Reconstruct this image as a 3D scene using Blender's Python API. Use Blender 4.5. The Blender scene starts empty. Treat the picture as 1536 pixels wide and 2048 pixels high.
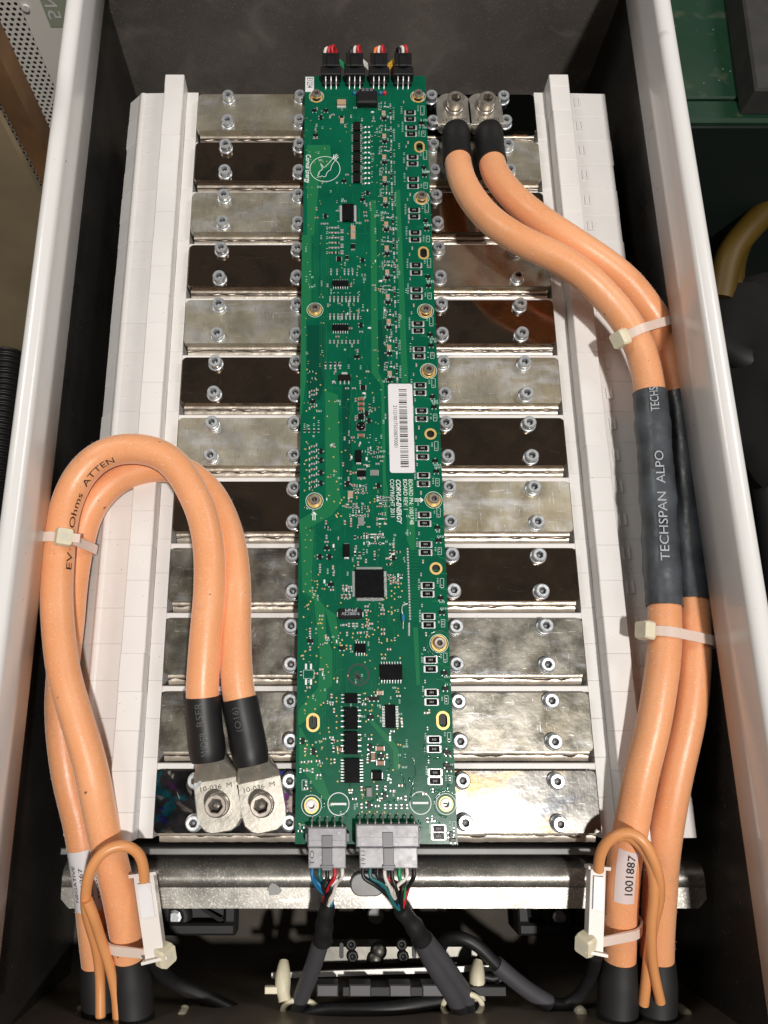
import bpy, bmesh, math, random
from mathutils import Vector, Matrix, noise
random.seed(7)
# ------------------------------------------------------------------ camera
S = bpy.context.scene
FPX, CX, CY, CAMH = 1540.0, 666.0, 1024.0, 365.77      # focal length / principal point in photo pixels, height in mm
TH = math.atan(FPX / 5209.0)
cd = bpy.data.cameras.new('camera'); cam = bpy.data.objects.new('camera', cd); S.collection.objects.link(cam); S.camera = cam
cd.sensor_fit = 'HORIZONTAL'; cd.sensor_width = 36; cd.lens = 36 * FPX / 1536
cd.shift_x = (768 - CX) / 1536; cd.clip_start = 0.02; cd.clip_end = 20
cam.location = (0, 0, CAMH / 1000); cam.rotation_euler = (TH, 0, 0)
# ------------------------------------------------------------------ world, lamp, exposure
W = bpy.data.worlds.new('World'); S.world = W; W.use_nodes = True
W.node_tree.nodes['Background'].inputs[0].default_value = (1.0, 0.93, 0.84, 1)
W.node_tree.nodes['Background'].inputs[1].default_value = 0.105
def lamp(name, loc, power, size, target, col):
    l = bpy.data.lights.new(name, 'AREA'); l.shape = 'DISK'; l.size = size; l.energy = power; l.color = col
    o = bpy.data.objects.new(name, l); S.collection.objects.link(o); o.location = loc
    o.rotation_euler = (Vector(target) - Vector(loc)).to_track_quat('-Z', 'Y').to_euler()
    return o
lamp('work_lamp', (0.48, -0.56, 2.40), 50, 0.14, (0.03, 0.16, 0), (1.0, 0.955, 0.90))
lamp('fill_lamp', (-1.5, 1.3, 1.9), 14, 0.8, (0, .2, 0), (1.0, 0.97, 0.93))  # this and the next: unseen fill lamps added to brighten screws and solder
lamp('fill_lamp', (1.7, 1.1, 1.9), 14, 0.8, (0, .2, 0), (1.0, 0.97, 0.93))
S.view_settings.view_transform = 'Standard'; S.view_settings.look = 'None'; S.view_settings.exposure = 0; S.view_settings.gamma = 1
S.view_settings.use_curve_mapping = False
S.render.engine = 'CYCLES'
# ------------------------------------------------------------------ pixel helper (photo pixel + known height -> millimetres)
cT, sT = math.cos(TH), math.sin(TH)
def P(px, py, z):
    yc = -(py - CY); Y = yc * cT + FPX * sT; Z = yc * sT - FPX * cT
    k = (z - CAMH) / Z
    return ((px - CX) * k, Y * k, z)
def B(px, py): return P(px, py, 0)[:2]
# ------------------------------------------------------------------ materials
MATS = {}
def mat(name, col, rough=0.5, metal=0.0, var=0.0, vs=60, vcol=None, rvar=0.0, bump=0.0, bs=400, coat=0.0, spec=0.5,
        speck=None, streak=None, sss=0.0, sheen=0.0, aniso=None, emit=None, stain=None, trans=0.0):
    m = bpy.data.materials.new(name); m.use_nodes = True; MATS[name] = m
    nt = m.node_tree; N = nt.nodes; L = nt.links; b = N['Principled BSDF']
    b.inputs['Roughness'].default_value = rough; b.inputs['Metallic'].default_value = metal
    b.inputs['Specular IOR Level'].default_value = spec
    if coat: b.inputs['Coat Weight'].default_value = coat; b.inputs['Coat Roughness'].default_value = 0.06
    if sss: b.inputs['Subsurface Weight'].default_value = sss; b.inputs['Subsurface Radius'].default_value = (0.004, 0.002, 0.001)
    if sheen: b.inputs['Sheen Weight'].default_value = sheen; b.inputs['Sheen Roughness'].default_value = .45; b.inputs['Sheen Tint'].default_value = (1, .86, .76, 1)
    if trans: b.inputs['Transmission Weight'].default_value = trans
    tc = N.new('ShaderNodeTexCoord'); oi = N.new('ShaderNodeObjectInfo')
    ad = N.new('ShaderNodeVectorMath'); ad.operation = 'MULTIPLY_ADD'
    L.new(oi.outputs['Random'], ad.inputs[0]); ad.inputs[1].default_value = (3.1, 4.7, 2.3); L.new(tc.outputs['Object'], ad.inputs[2])
    V = ad.outputs[0]
    def nz(scale, detail=4, r=0.55, vec=None, stretch=None, dist=0.0):
        n = N.new('ShaderNodeTexNoise'); n.inputs['Scale'].default_value = scale; n.inputs['Detail'].default_value = detail
        n.inputs['Roughness'].default_value = r; n.inputs['Distortion'].default_value = dist
        if stretch:
            mp = N.new('ShaderNodeMapping'); mp.inputs['Scale'].default_value = stretch[0]; mp.inputs['Rotation'].default_value = stretch[1]
            L.new(V, mp.inputs[0]); L.new(mp.outputs[0], n.inputs['Vector'])
        else: L.new(V, n.inputs['Vector'])
        return n.outputs['Fac']
    def ramp(fac, a, c):
        r = N.new('ShaderNodeMapRange'); r.inputs[1].default_value = a; r.inputs[2].default_value = c
        L.new(fac, r.inputs[0]); return r.outputs[0]
    def mix(fac, A, Bc):
        x = N.new('ShaderNodeMix'); x.data_type = 'RGBA'; L.new(fac, x.inputs[0])
        for s, i in ((A, 6), (Bc, 7)):
            if hasattr(s, 'links'): L.new(s, x.inputs[i])
            else: x.inputs[i].default_value = (*s, 1)
        return x.outputs[2]
    c = None
    if var:
        d = vcol or tuple(v * (1 - var) for v in col)
        c = mix(ramp(nz(vs), 0.35, 0.65), col, d)
    cur = c if c is not None else col
    if stain:                                   # list of (scale, lo, hi, colour)
        for (sc, lo, hi, scol) in stain:
            cur = mix(ramp(nz(sc, 3, 0.6, dist=0.6), lo, hi), cur, scol)
    if streak:                                  # whitish rubbed smears / scratches: (scale, threshold, colour)
        for (sc, lo, hi, scol, st, rot) in streak:
            cur = mix(ramp(nz(sc, 5, 0.62, stretch=(st, rot), dist=0.4), lo, hi), cur, scol)
    if speck:
        for (sc, lo, hi, scol) in speck:
            cur = mix(ramp(nz(sc, 1, 0.4), lo, hi), cur, scol)
    if hasattr(cur, 'links'): L.new(cur, b.inputs['Base Color'])
    else: b.inputs['Base Color'].default_value = (*cur, 1)
    if rvar:
        r = N.new('ShaderNodeMapRange'); L.new(nz(vs * 1.7, 5), r.inputs[0]); r.inputs[1].default_value = .3; r.inputs[2].default_value = .7
        r.inputs[3].default_value = max(.02, rough - rvar); r.inputs[4].default_value = rough + rvar; L.new(r.outputs[0], b.inputs['Roughness'])
    if bump:
        bp = N.new('ShaderNodeBump'); bp.inputs['Strength'].default_value = 1; bp.inputs['Distance'].default_value = bump
        L.new(nz(bs, 3), bp.inputs['Height']); L.new(bp.outputs[0], b.inputs['Normal'])
    if emit: b.inputs['Emission Color'].default_value = (*emit, 1); b.inputs['Emission Strength'].default_value = 1
    return m
X3 = ((1, 1, 1), (0, 0, 0))
mat('white', (.83, .805, .785), .40, var=.05, vs=25, speck=[(900, .78, .8, (.35, .30, .27))], bump=.00006, bs=500)
mat('white2', (.70, .68, .66), .5, var=.06, vs=30)
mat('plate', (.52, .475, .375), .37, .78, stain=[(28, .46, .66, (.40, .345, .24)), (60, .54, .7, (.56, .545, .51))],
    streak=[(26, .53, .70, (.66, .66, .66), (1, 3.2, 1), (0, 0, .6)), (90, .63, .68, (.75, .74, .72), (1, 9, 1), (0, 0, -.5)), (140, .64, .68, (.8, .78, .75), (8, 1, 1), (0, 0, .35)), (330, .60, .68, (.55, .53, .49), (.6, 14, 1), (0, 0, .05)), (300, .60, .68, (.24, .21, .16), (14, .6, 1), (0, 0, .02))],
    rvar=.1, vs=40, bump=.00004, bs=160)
mat('plate_toned', (.27, .255, .22), .29, .95, stain=[(34, .45, .7, (.17, .15, .11))],  # darker copy of plate for the near rows, toned down against lamp glare
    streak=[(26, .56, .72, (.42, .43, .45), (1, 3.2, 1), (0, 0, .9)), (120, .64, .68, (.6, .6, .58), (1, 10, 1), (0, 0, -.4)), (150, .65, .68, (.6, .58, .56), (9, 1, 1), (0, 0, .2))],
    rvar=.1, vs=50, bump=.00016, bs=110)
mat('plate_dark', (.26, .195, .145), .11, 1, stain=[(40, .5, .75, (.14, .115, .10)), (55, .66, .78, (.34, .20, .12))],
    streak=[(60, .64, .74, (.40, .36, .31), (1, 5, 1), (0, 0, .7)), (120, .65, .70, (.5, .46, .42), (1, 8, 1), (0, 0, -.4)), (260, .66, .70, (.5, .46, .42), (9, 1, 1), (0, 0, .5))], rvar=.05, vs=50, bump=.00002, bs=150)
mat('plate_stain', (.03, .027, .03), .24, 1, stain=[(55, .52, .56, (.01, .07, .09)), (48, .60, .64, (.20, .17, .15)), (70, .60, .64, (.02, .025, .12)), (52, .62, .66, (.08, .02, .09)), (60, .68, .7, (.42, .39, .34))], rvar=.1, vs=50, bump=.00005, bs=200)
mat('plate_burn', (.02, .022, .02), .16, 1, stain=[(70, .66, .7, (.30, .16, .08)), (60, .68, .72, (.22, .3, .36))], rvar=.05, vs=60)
mat('tab', (.66, .59, .50), .36, .55, var=.3, vs=90, rvar=.08, bump=.0003, bs=150)
mat('tab_dark', (.17, .14, .12), .35, .8)
mat('zinc', (.78, .82, .86), .32, .7, var=.25, vs=500, rvar=.06)
mat('steel', (.62, .56, .50), .3, .85, var=.2, vs=400)
mat('lug', (.54, .51, .45), .38, .8, var=.18, vs=120, rvar=.07, bump=.00006, bs=500)
mat('lug_dark', (.26, .23, .18), .22, 1)
mat('socket_dark', (.04, .035, .03), .45, .6)
mat('brass', (.75, .48, .16), .3, 1, var=.15, vs=500)
mat('gold', (.80, .55, .20), .38, .45)
mat('pcb', (.0015, .112, .058), .22, 0, var=.22, vs=45, vcol=(.001, .086, .046), coat=0, spec=.25, bump=.00005, bs=110)
mat('pcb_edge', (.10, .13, .06), .7)
mat('trace', (.014, .160, .064), .22, 0, coat=0, spec=.25, bump=.00005, bs=110)
mat('coating', (.002, .11, .06), .15, 0, spec=1.0, bump=.0002, bs=300)
mat('trace_dark', (.001, .062, .036), .3, 0, coat=0, spec=.2)
mat('silk', (.78, .82, .79), .5)
mat('silk_dim', (.46, .60, .54), .5)
mat('chip', (.009, .009, .010), .13, 0, var=.3, vs=300, spec=.3, bump=.00002, bs=200)
mat('chip_matte', (.012, .011, .011), .3, spec=.22)
mat('chip_mark', (.25, .25, .25), .6)
mat('solder', (.84, .85, .86), .32, .6)
mat('tan', (.45, .30, .19), .4)
mat('brown', (.28, .12, .06), .4)
mat('greychip', (.22, .22, .21), .5)
mat('blackplug', (.010, .010, .011), .42, var=.2, vs=300)
mat('greyplug', (.27, .265, .29), .33, sss=.2, var=.3, vs=200, vcol=(.36, .355, .38), rvar=.08, speck=[(500, .68, .72, (.42, .42, .45))])
mat('greyplug_dark', (.12, .12, .135), .4)
mat('orange', (.90, .415, .195), .39, sheen=.5, var=.10, vs=35, vcol=(.86, .37, .16), rvar=.07, sss=.05,
    stain=[(45, .62, .8, (.74, .34, .17))], speck=[(2200, .66, .75, (.96, .68, .5)), (420, .79, .81, (.2, .1, .06))], bump=.0001, bs=500)
mat('orange_thin', (.74, .32, .12), .35)
mat('sleeve_black', (.011, .011, .012), .48, var=.3, vs=200, bump=.0001, bs=150)
mat('sleeve_grey', (.080, .090, .104), .42, var=.5, vs=75, rvar=.12, bump=.0007, bs=80)
mat('print_grey', (.46, .50, .53), .5); mat('print_dim', (.075, .078, .08), .5); mat('print_black', (.01, .01, .012), .5)
mat('label', (.80, .78, .80), .3, var=.05, vs=80, coat=.3)
mat('label_pink', (.78, .66, .64), .3, coat=.4)
mat('nylon', (.78, .72, .54), .35, sss=.35, var=.08, vs=200)
mat('nylon_strap', (.80, .66, .58), .3, sss=.35)
mat('paint', (.78, .77, .76), .24, 0, coat=.22, spec=.5, stain=[(22, .68, .74, (.60, .565, .53))], speck=[(300, .80, .81, (.3, .28, .26)), (900, .8, .82, (.4, .36, .33))], bump=.00003, bs=60)
mat('linerblack', (.028, .026, .024), .34, 0, var=.4, vs=20, rvar=.1, spec=.6, speck=[(700, .73, .76, (.12, .11, .1))])
mat('backwall', (.20, .18, .162), .5, .2, var=.45, vs=9, rvar=.12, stain=[(30, .5, .75, (.26, .235, .21))], speck=[(1800, .68, .76, (.42, .38, .34))], bump=.00006, bs=300)
mat('galv', (.42, .405, .37), .38, .85, var=.35, vs=60, rvar=.10, bump=.00003, bs=900, speck=[(1300, .55, .7, (.6, .58, .54))], streak=[(40, .62, .74, (.75, .72, .66), (1, 2, 1), (0, 0, 0))])
mat('tray', (.26, .26, .26), .55, .5, var=.25, vs=40)
mat('floorblack', (.075, .064, .052), .6, 0, var=.35, vs=18, rvar=.1, spec=.12)
mat('frontwall', (.20, .165, .13), .4, .3, var=.3, vs=22, rvar=.1)
mat('mattblack', (.006, .006, .006), .5)
mat('rubber', (.012, .012, .012), .6)
mat('jacket_grey', (.062, .060, .068), .5, var=.1, vs=80)
mat('alu', (.45, .44, .42), .5, .7)
mat('chrome', (.10, .095, .085), .38, 1, bump=.0001, bs=90, var=.2, vs=70)
for n, c in (('w_red', (.55, .02, .03)), ('w_blue', (.015, .16, .36)), ('w_white', (.75, .70, .66)), ('w_black', (.012, .012, .012)), ('w_green', (.02, .30, .12)), ('w_yellow', (.85, .50, .05)), ('w_orange', (.85, .20, .03)), ('w_teal', (.02, .14, .14))):
    mat(n, c, .4)
mat('wood', (.24, .125, .055), .7, var=.4, vs=30)
mat('cardboard', (.34, .26, .155), .8, var=.25, vs=14)
mat('deckgreen', (.004, .036, .016), .5, var=.35, vs=16, vcol=(.012, .042, .019), speck=[(60, .64, .76, (.05, .07, .04)), (300, .77, .79, (.2, .2, .16))], rvar=.1)
mat('deckdark', (.002, .009, .006), .7)
mat('rubbergrey', (.05, .048, .045), .85, var=.3, vs=40)
mat('yellow', (.10, .058, .003), .5, var=.3, vs=12)
mat('cloth', (.006, .006, .005), .9, var=.4, vs=20)
mat('sticker_green', (.34, .38, .30), .6)
mat('floor', (.012, .012, .011), .8, var=.3, vs=8)
def perforated():
    m = mat('perforated', (.86, .84, .80), .45, var=.06, vs=20)
    nt = m.node_tree; N = nt.nodes; L = nt.links; b = N['Principled BSDF']
    src = b.inputs['Base Color'].links[0].from_socket
    tc = N.new('ShaderNodeTexCoord'); sp = N.new('ShaderNodeSeparateXYZ'); L.new(tc.outputs['Object'], sp.inputs[0])
    def math_(op, a, c=None):
        n = N.new('ShaderNodeMath'); n.operation = op
        for i, v in enumerate((a, c)):
            if v is None: continue
            if hasattr(v, 'links'): L.new(v, n.inputs[i])
            else: n.inputs[i].default_value = v
        return n.outputs[0]
    p = .0043
    x = math_('DIVIDE', sp.outputs[0], p); z = math_('DIVIDE', sp.outputs[2], p * .866)
    row = math_('FLOOR', z); off = math_('MULTIPLY', math_('MODULO', math_('ABSOLUTE', row), 2.0), .5)
    fx = math_('SUBTRACT', math_('FRACT', math_('ADD', x, off)), .5); fz = math_('MULTIPLY', math_('SUBTRACT', math_('FRACT', z), .5), .866)
    d = math_('SQRT', math_('ADD', math_('MULTIPLY', fx, fx), math_('MULTIPLY', fz, fz)))
    inside = math_('LESS_THAN', d, .27)
    x_ = N.new('ShaderNodeMix'); x_.data_type = 'RGBA'; L.new(inside, x_.inputs[0]); L.new(src, x_.inputs[6]); x_.inputs[7].default_value = (.006, .006, .005, 1)
    L.new(x_.outputs[2], b.inputs['Base Color'])
perforated()
# ------------------------------------------------------------------ mesh builder (all lengths in millimetres)
C = S.collection; OFF = {}
def link(o, parent=None):
    C.objects.link(o)
    if parent is not None: o.parent = parent
    return o
def tag(o, label=None, cat=None, group=None, kind=None):
    for k, v in (('label', label), ('category', cat), ('group', group), ('kind', kind)):
        if v: o[k] = v
    return o
def thing(name, loc, label, cat, group=None):
    o = bpy.data.objects.new(name, None); o.empty_display_size = .01; link(o); o.location = Vector(loc) / 1000; OFF[o.name] = Vector(loc)
    return tag(o, label, cat, group)
class MB:
    def __init__(s): s.v = []; s.f = []; s.m = []; s.sm = []
    def add(s, vs, fs, mi=0, smooth=False):
        b = len(s.v); s.v += [tuple(v) for v in vs]
        for f in fs: s.f.append([b + i for i in f]); s.m.append(mi); s.sm.append(smooth)
        return s
    def box(s, x0, x1, y0, y1, z0, z1, mi=0, ch=0.0, rot=0, piv=None):
        c = min(ch, (x1 - x0) / 2.01, (y1 - y0) / 2.01)
        vs = [(x0, y0, z0), (x1, y0, z0), (x1, y1, z0), (x0, y1, z0)]
        if c > 0:
            vs += [(x0, y0, z1 - c), (x1, y0, z1 - c), (x1, y1, z1 - c), (x0, y1, z1 - c), (x0 + c, y0 + c, z1), (x1 - c, y0 + c, z1), (x1 - c, y1 - c, z1), (x0 + c, y1 - c, z1)]
        else: vs += [(x0, y0, z1), (x1, y0, z1), (x1, y1, z1), (x0, y1, z1)]
        fs = [[3, 2, 1, 0]]
        for k in range(len(vs) // 4 - 1):
            a = 4 * k
            fs += [[a + i, a + (i + 1) % 4, a + 4 + (i + 1) % 4, a + 4 + i] for i in range(4)]
        t = len(vs) - 4; fs.append([t, t + 1, t + 2, t + 3])
        if rot:
            px, py = piv or ((x0 + x1) / 2, (y0 + y1) / 2); cr, sr = math.cos(rot), math.sin(rot)
            vs = [(px + (x - px) * cr - (y - py) * sr, py + (x - px) * sr + (y - py) * cr, z) for x, y, z in vs]
        return s.add(vs, fs, mi)
    def cbox(s, cx, cy, w, l, z0, z1, mi=0, ch=0.0, rot=0): return s.box(cx - w / 2, cx + w / 2, cy - l / 2, cy + l / 2, z0, z1, mi, ch, rot)
    def prism(s, poly, z0, z1, mi=0, ch=0.0, smooth=False):
        n = len(poly); cx = sum(p[0] for p in poly) / n; cy = sum(p[1] for p in poly) / n
        rings = [[(x, y, z0) for x, y in poly]]
        if ch > 0:
            rings.append([(x, y, z1 - ch) for x, y in poly])
            ins = []
            for x, y in poly:
                d = math.hypot(x - cx, y - cy) or 1; k = max(0, 1 - ch * 1.2 / d); ins.append((cx + (x - cx) * k, cy + (y - cy) * k, z1))
            rings.append(ins)
        else: rings.append([(x, y, z1) for x, y in poly])
        vs = [p for r in rings for p in r]; fs = [list(range(n))[::-1]]
        for k in range(len(rings) - 1): fs += [[k * n + i, k * n + (i + 1) % n, (k + 1) * n + (i + 1) % n, (k + 1) * n + i] for i in range(n)]
        b = (len(rings) - 1) * n; fs.append([b + i for i in range(n)])
        return s.add(vs, fs, mi, smooth)
    def loft(s, rings, mi=0, smooth=True, cap0=True, cap1=True, closed=True):
        n = len(rings[0]); vs = [p for r in rings for p in r]; fs = []
        for k in range(len(rings) - 1):
            fs += [[k * n + i, k * n + (i + 1) % n, (k + 1) * n + (i + 1) % n, (k + 1) * n + i] for i in range(n if closed else n - 1)]
        s.add(vs, fs, mi, smooth)
        if cap0: s.add(rings[0], [list(range(n))[::-1]], mi)
        if cap1: s.add(rings[-1], [list(range(n))], mi)
        return s
    def lathe(s, prof, c=(0, 0, 0), n=20, mi=0, smooth=True, cap0=False, cap1=True):
        rings = [[(c[0] + r * math.cos(2 * math.pi * i / n), c[1] + r * math.sin(2 * math.pi * i / n), c[2] + z) for i in range(n)] for r, z in prof]
        return s.loft(rings, mi, smooth, cap0, cap1)
    def ring(s, cx, cy, r0, r1, z0, z1, mi=0, n=28, sx=0.0):
        """flat annulus (or slot ring, stretched by sx along y) with thickness"""
        def el(r, z): return [(cx + r * math.cos(a), cy + r * math.sin(a) + (sx if math.sin(a) >= 0 else -sx), z) for a in [2 * math.pi * (i + .5) / n for i in range(n)]]
        return s.loft([el(r0, z0), el(r1, z0), el(r1, z1), el(r0, z1), el(r0, z0)], mi, False, False, False)
    def tube(s, pts, r, n=18, mi=0, caps=True, rf=None, up=None):
        fr = frames(pts); rings = []
        for k, (p, T, U, Sd) in enumerate(fr):
            rr = rf(k / (len(fr) - 1)) if rf else r
            rings.append([tuple(p + (U * math.cos(a) + Sd * math.sin(a)) * (rr(a) if callable(rr) else rr)) for a in [2 * math.pi * i / n for i in range(n)]])
        return s.loft(rings, mi, True, caps, caps)
    def build(s, name, mats, parent=None, top=False):
        off = OFF.get(parent.name, Vector()) if parent is not None else Vector()
        me = bpy.data.meshes.new(name); me.from_pydata([((x - off.x) / 1000, (y - off.y) / 1000, (z - off.z) / 1000) for x, y, z in s.v], [], s.f)
        for mn in (mats if isinstance(mats, (list, tuple)) else [mats]): me.materials.append(MATS[mn])
        me.polygons.foreach_set('material_index', s.m); me.polygons.foreach_set('use_smooth', s.sm); me.update()
        o = bpy.data.objects.new(name, me); link(o, parent)
        if parent is not None: OFF[o.name] = off
        return o
def inst(src, name, loc, parent, rotz=0, off=None):
    """another object sharing src's mesh; loc in mm (world)"""
    o = src.copy(); o.name = name; link(o, parent); of = OFF.get(parent.name, Vector()) if parent else Vector()
    o.location = (Vector(loc) - of) / 1000; o.rotation_euler = (0, 0, rotz); o.parent = parent
    return o
def smooth_path(ctrl, n=60):
    P_ = [Vector(p) for p in ctrl]; P_ = [P_[0] * 2 - P_[1]] + P_ + [P_[-1] * 2 - P_[-2]]
    seg = []; out = []
    for i in range(1, len(P_) - 2): seg.append((P_[i + 1] - P_[i]).length)
    tot = sum(seg)
    for i in range(1, len(P_) - 2):
        p0, p1, p2, p3 = P_[i - 1:i + 3]; k = max(2, int(round(n * seg[i - 1] / tot)))
        t01 = max(1e-3, (p1 - p0).length ** .5); t12 = max(1e-3, (p2 - p1).length ** .5); t23 = max(1e-3, (p3 - p2).length ** .5)
        m1 = (p2 - p1) + t12 * ((p1 - p0) / t01 - (p2 - p0) / (t01 + t12)); m2 = (p2 - p1) + t12 * ((p3 - p2) / t23 - (p3 - p1) / (t12 + t23))
        for j in range(k):
            t = j / k; out.append(p1 * (2 * t ** 3 - 3 * t * t + 1) + m1 * (t ** 3 - 2 * t * t + t) + p2 * (-2 * t ** 3 + 3 * t * t) + m2 * (t ** 3 - t * t))
    out.append(P_[-2]); return out
def relax(pts, it=3):
    for _ in range(it): pts = [pts[0]] + [(pts[i - 1] + pts[i] * 2 + pts[i + 1]) / 4 for i in range(1, len(pts) - 1)] + [pts[-1]]
    return pts
def frames(pts):
    pts = [Vector(p) for p in pts]; out = []; U = None
    for i, p in enumerate(pts):
        T = (pts[min(i + 1, len(pts) - 1)] - pts[max(i - 1, 0)]).normalized()
        if U is None:
            a = Vector((0, 0, 1)) if abs(T.z) < .9 else Vector((1, 0, 0)); U = (a - T * a.dot(T)).normalized()
        else: U = (U - T * U.dot(T)).normalized()
        out.append((p, T, U, T.cross(U)))
    return out
def arclen(pts):
    L = [0]
    for i in range(1, len(pts)): L.append(L[-1] + (Vector(pts[i]) - Vector(pts[i - 1])).length)
    return L
def cut(pts, a, b):
    """sub-path between arc lengths a and b"""
    L = arclen(pts)
    def at(s):
        for i in range(1, len(pts)):
            if L[i] >= s: return Vector(pts[i - 1]).lerp(Vector(pts[i]), (s - L[i - 1]) / max(1e-9, L[i] - L[i - 1]))
        return Vector(pts[-1])
    n = max(2, int((b - a) / 2.2)); return [at(a + (b - a) * k / n) for k in range(n + 1)]
def at_frame(pts, s):
    """point, tangent, up (towards +z), side at arc length s"""
    q = cut(pts, max(0, s - 1), s + 1); p = cut(pts, s, s + .1)[0]; T = (q[-1] - q[0]).normalized()
    U = Vector((0, 0, 1)); U = (U - T * U.dot(T)).normalized(); return p, T, U, T.cross(U)
def nearest_s(pts, q):
    L = arclen(pts); i = min(range(len(pts)), key=lambda k: (Vector(pts[k]) - Vector(q)).length); return L[i]
# ------------------------------------------------------------------ lettering
def text_tris(txt, size, bold=0.0, shear=0.0, space=1.0):
    cu = bpy.data.curves.new('t', 'FONT'); cu.body = txt; cu.size = size; cu.offset = bold; cu.shear = shear; cu.space_character = space; cu.resolution_u = 3
    o = bpy.data.objects.new('t', cu); C.objects.link(o); dg = bpy.context.evaluated_depsgraph_get(); me = bpy.data.meshes.new_from_object(o.evaluated_get(dg))
    vs = [tuple(v.co) for v in me.vertices]; fs = [list(p.vertices) for p in me.polygons]
    bpy.data.objects.remove(o); bpy.data.curves.remove(cu); bpy.data.meshes.remove(me); return vs, fs
def text_flat(m, txt, x, y, z, size, rot=0, length=None, mi=0, bold=0.0, shear=0.0, th=0.03):
    vs, fs = text_tris(txt, size, bold, shear); w = max(v[0] for v in vs) or 1; k = length / w if length else 1
    c, s = math.cos(rot), math.sin(rot)
    m.add([(x + v[0] * k * c - v[1] * s, y + v[0] * k * s + v[1] * c, z) for v in vs], fs, mi)
def text_tube(m, txt, pts, s0, r, ang, size, length, flip=1, mi=0, bold=0.0):
    """lettering wrapped on a cable: starts at arc length s0, ang = angle of the baseline from the top"""
    vs, fs = text_tris(txt, size, bold); w = max(v[0] for v in vs)
    out = []
    for v in vs:
        p, T, U, Sd = at_frame(pts, s0 + flip * v[0] / w * length); a = ang + flip * v[1] / r
        out.append(tuple(p + (U * math.cos(a) - Sd * math.sin(a)) * (r + .34)))
    m.add(out, fs, mi)
def patch_tube(m, pts, s0, s1, r, a0, a1, mi=0, nl=22, na=20, th=.10):
    vs = []
    for i in range(nl + 1):
        p, T, U, Sd = at_frame(pts, s0 + (s1 - s0) * i / nl)
        for j in range(na + 1):
            a = a0 + (a1 - a0) * j / na; vs.append(tuple(p + (U * math.cos(a) - Sd * math.sin(a)) * (r + th)))
    m.add(vs, [[i * (na + 1) + j, i * (na + 1) + j + 1, (i + 1) * (na + 1) + j + 1, (i + 1) * (na + 1) + j] for i in range(nl) for j in range(na)], mi, True)
# ------------------------------------------------------------------ hardware
def hexr(a, r): # radius of a hexagon (flat to flat 2r) at angle a
    k = math.pi / 3; return r / math.cos(((a + 50) % k) - k / 2)
def socket_screw(r, h, hx, depth, n=18, washer=None):
    m = MB(); z = 0
    if washer: m.lathe([(washer[0], 0), (washer[0], washer[1]), (r * .9, washer[1])], n=n, mi=0, cap1=False); z = washer[1] + .02
    def circ(rad, zz): return [(rad * math.cos(2 * math.pi * i / n), rad * math.sin(2 * math.pi * i / n), zz) for i in range(n)]
    def hexa(rad, zz): return [(hexr(2 * math.pi * i / n, rad) * math.cos(2 * math.pi * i / n), hexr(2 * math.pi * i / n, rad) * math.sin(2 * math.pi * i / n), zz) for i in range(n)]
    m.loft([circ(r * .97, z), circ(r, z + .3), circ(r, z + h - .5)], 0, True, False, False)
    m.loft([circ(r, z + h - .5), circ(r - .45, z + h)], 0, True, False, False)
    m.loft([circ(r - .45, z + h), hexa(hx * 1.12, z + h - .02), hexa(hx, z + h - .35)], 0, False, False, False)
    m.loft([hexa(hx, z + h - .35), hexa(hx, z + h - depth)], 1, False, False, False)
    m.add(hexa(hx, z + h - depth), [list(range(n))], 2)
    m.loft([circ(hx * .45, z + h - depth + .02), circ(hx * .05, z + h - depth + .5)], 0, True, False, True)
    return m
# ==================================================================== THE ENCLOSURE
XL, XR, YB, YF = -142.0, 180.0, 446.0, -121.0
ZFL = -105.0
enc = thing('enclosure_box', (20, 160, ZFL - 2), 'open steel box with white rolled rim and black inner walls around the battery', 'enclosure')
def wall(name, m, x0, x1, y0, y1, z0, z1): MB().box(x0, x1, y0, y1, z0, z1).build(name, m, enc)
wall('side_wall', 'linerblack', XL - 1.2, XL, YF, YB, ZFL, 40)
wall('side_wall', 'linerblack', XR, XR + 1.2, YF, YB, ZFL, 40)
wall('back_wall', 'backwall', XL - 1.2, XR + 1.2, YB + .1, YB + 1.3, ZFL, 46)
wall('front_wall', 'frontwall', XL - 1.2, XR + 1.2, YF - 1.3, YF - .1, ZFL, -18)
wall('bottom', 'floorblack', XL - 1.2, XR + 1.2, YF - 1.3, YB + 1.3, ZFL - 1.5, ZFL)
def rim(sgn, xin, xout, name='rim'):
    """white painted lip: outer skin, rolled top, inner strip ending at z=14 ; profile in x,z swept along y with a rounded front end"""
    prof = []
    zt = 48.0; r = abs(xout - xin) / 2; xc = (xin + xout) / 2
    prof += [(xout, -40), (xout, zt - r)]
    for k in range(1, 12):
        a = math.pi * k / 12; prof.append((xc + (xout - xc) * math.cos(a), zt - r + r * math.sin(a) * .75))
    prof += [(xin, zt - r), (xin, 30), (xin, 14.0), (xin + sgn * 1.3, 14.0), (xin + sgn * 1.3, zt - r - 1)]
    m = MB(); ys = [-109, 120, 300, YB + 3]
    def ring(y): return [(x, y, z) for x, z in prof]
    m.loft([ring(y) for y in ys], 0, True, False, False, closed=False)
    o = m.build(name, 'paint', enc); return o
rim(-1, -135.4, -144.6); rim(1, 173.6, 183.0)
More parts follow.
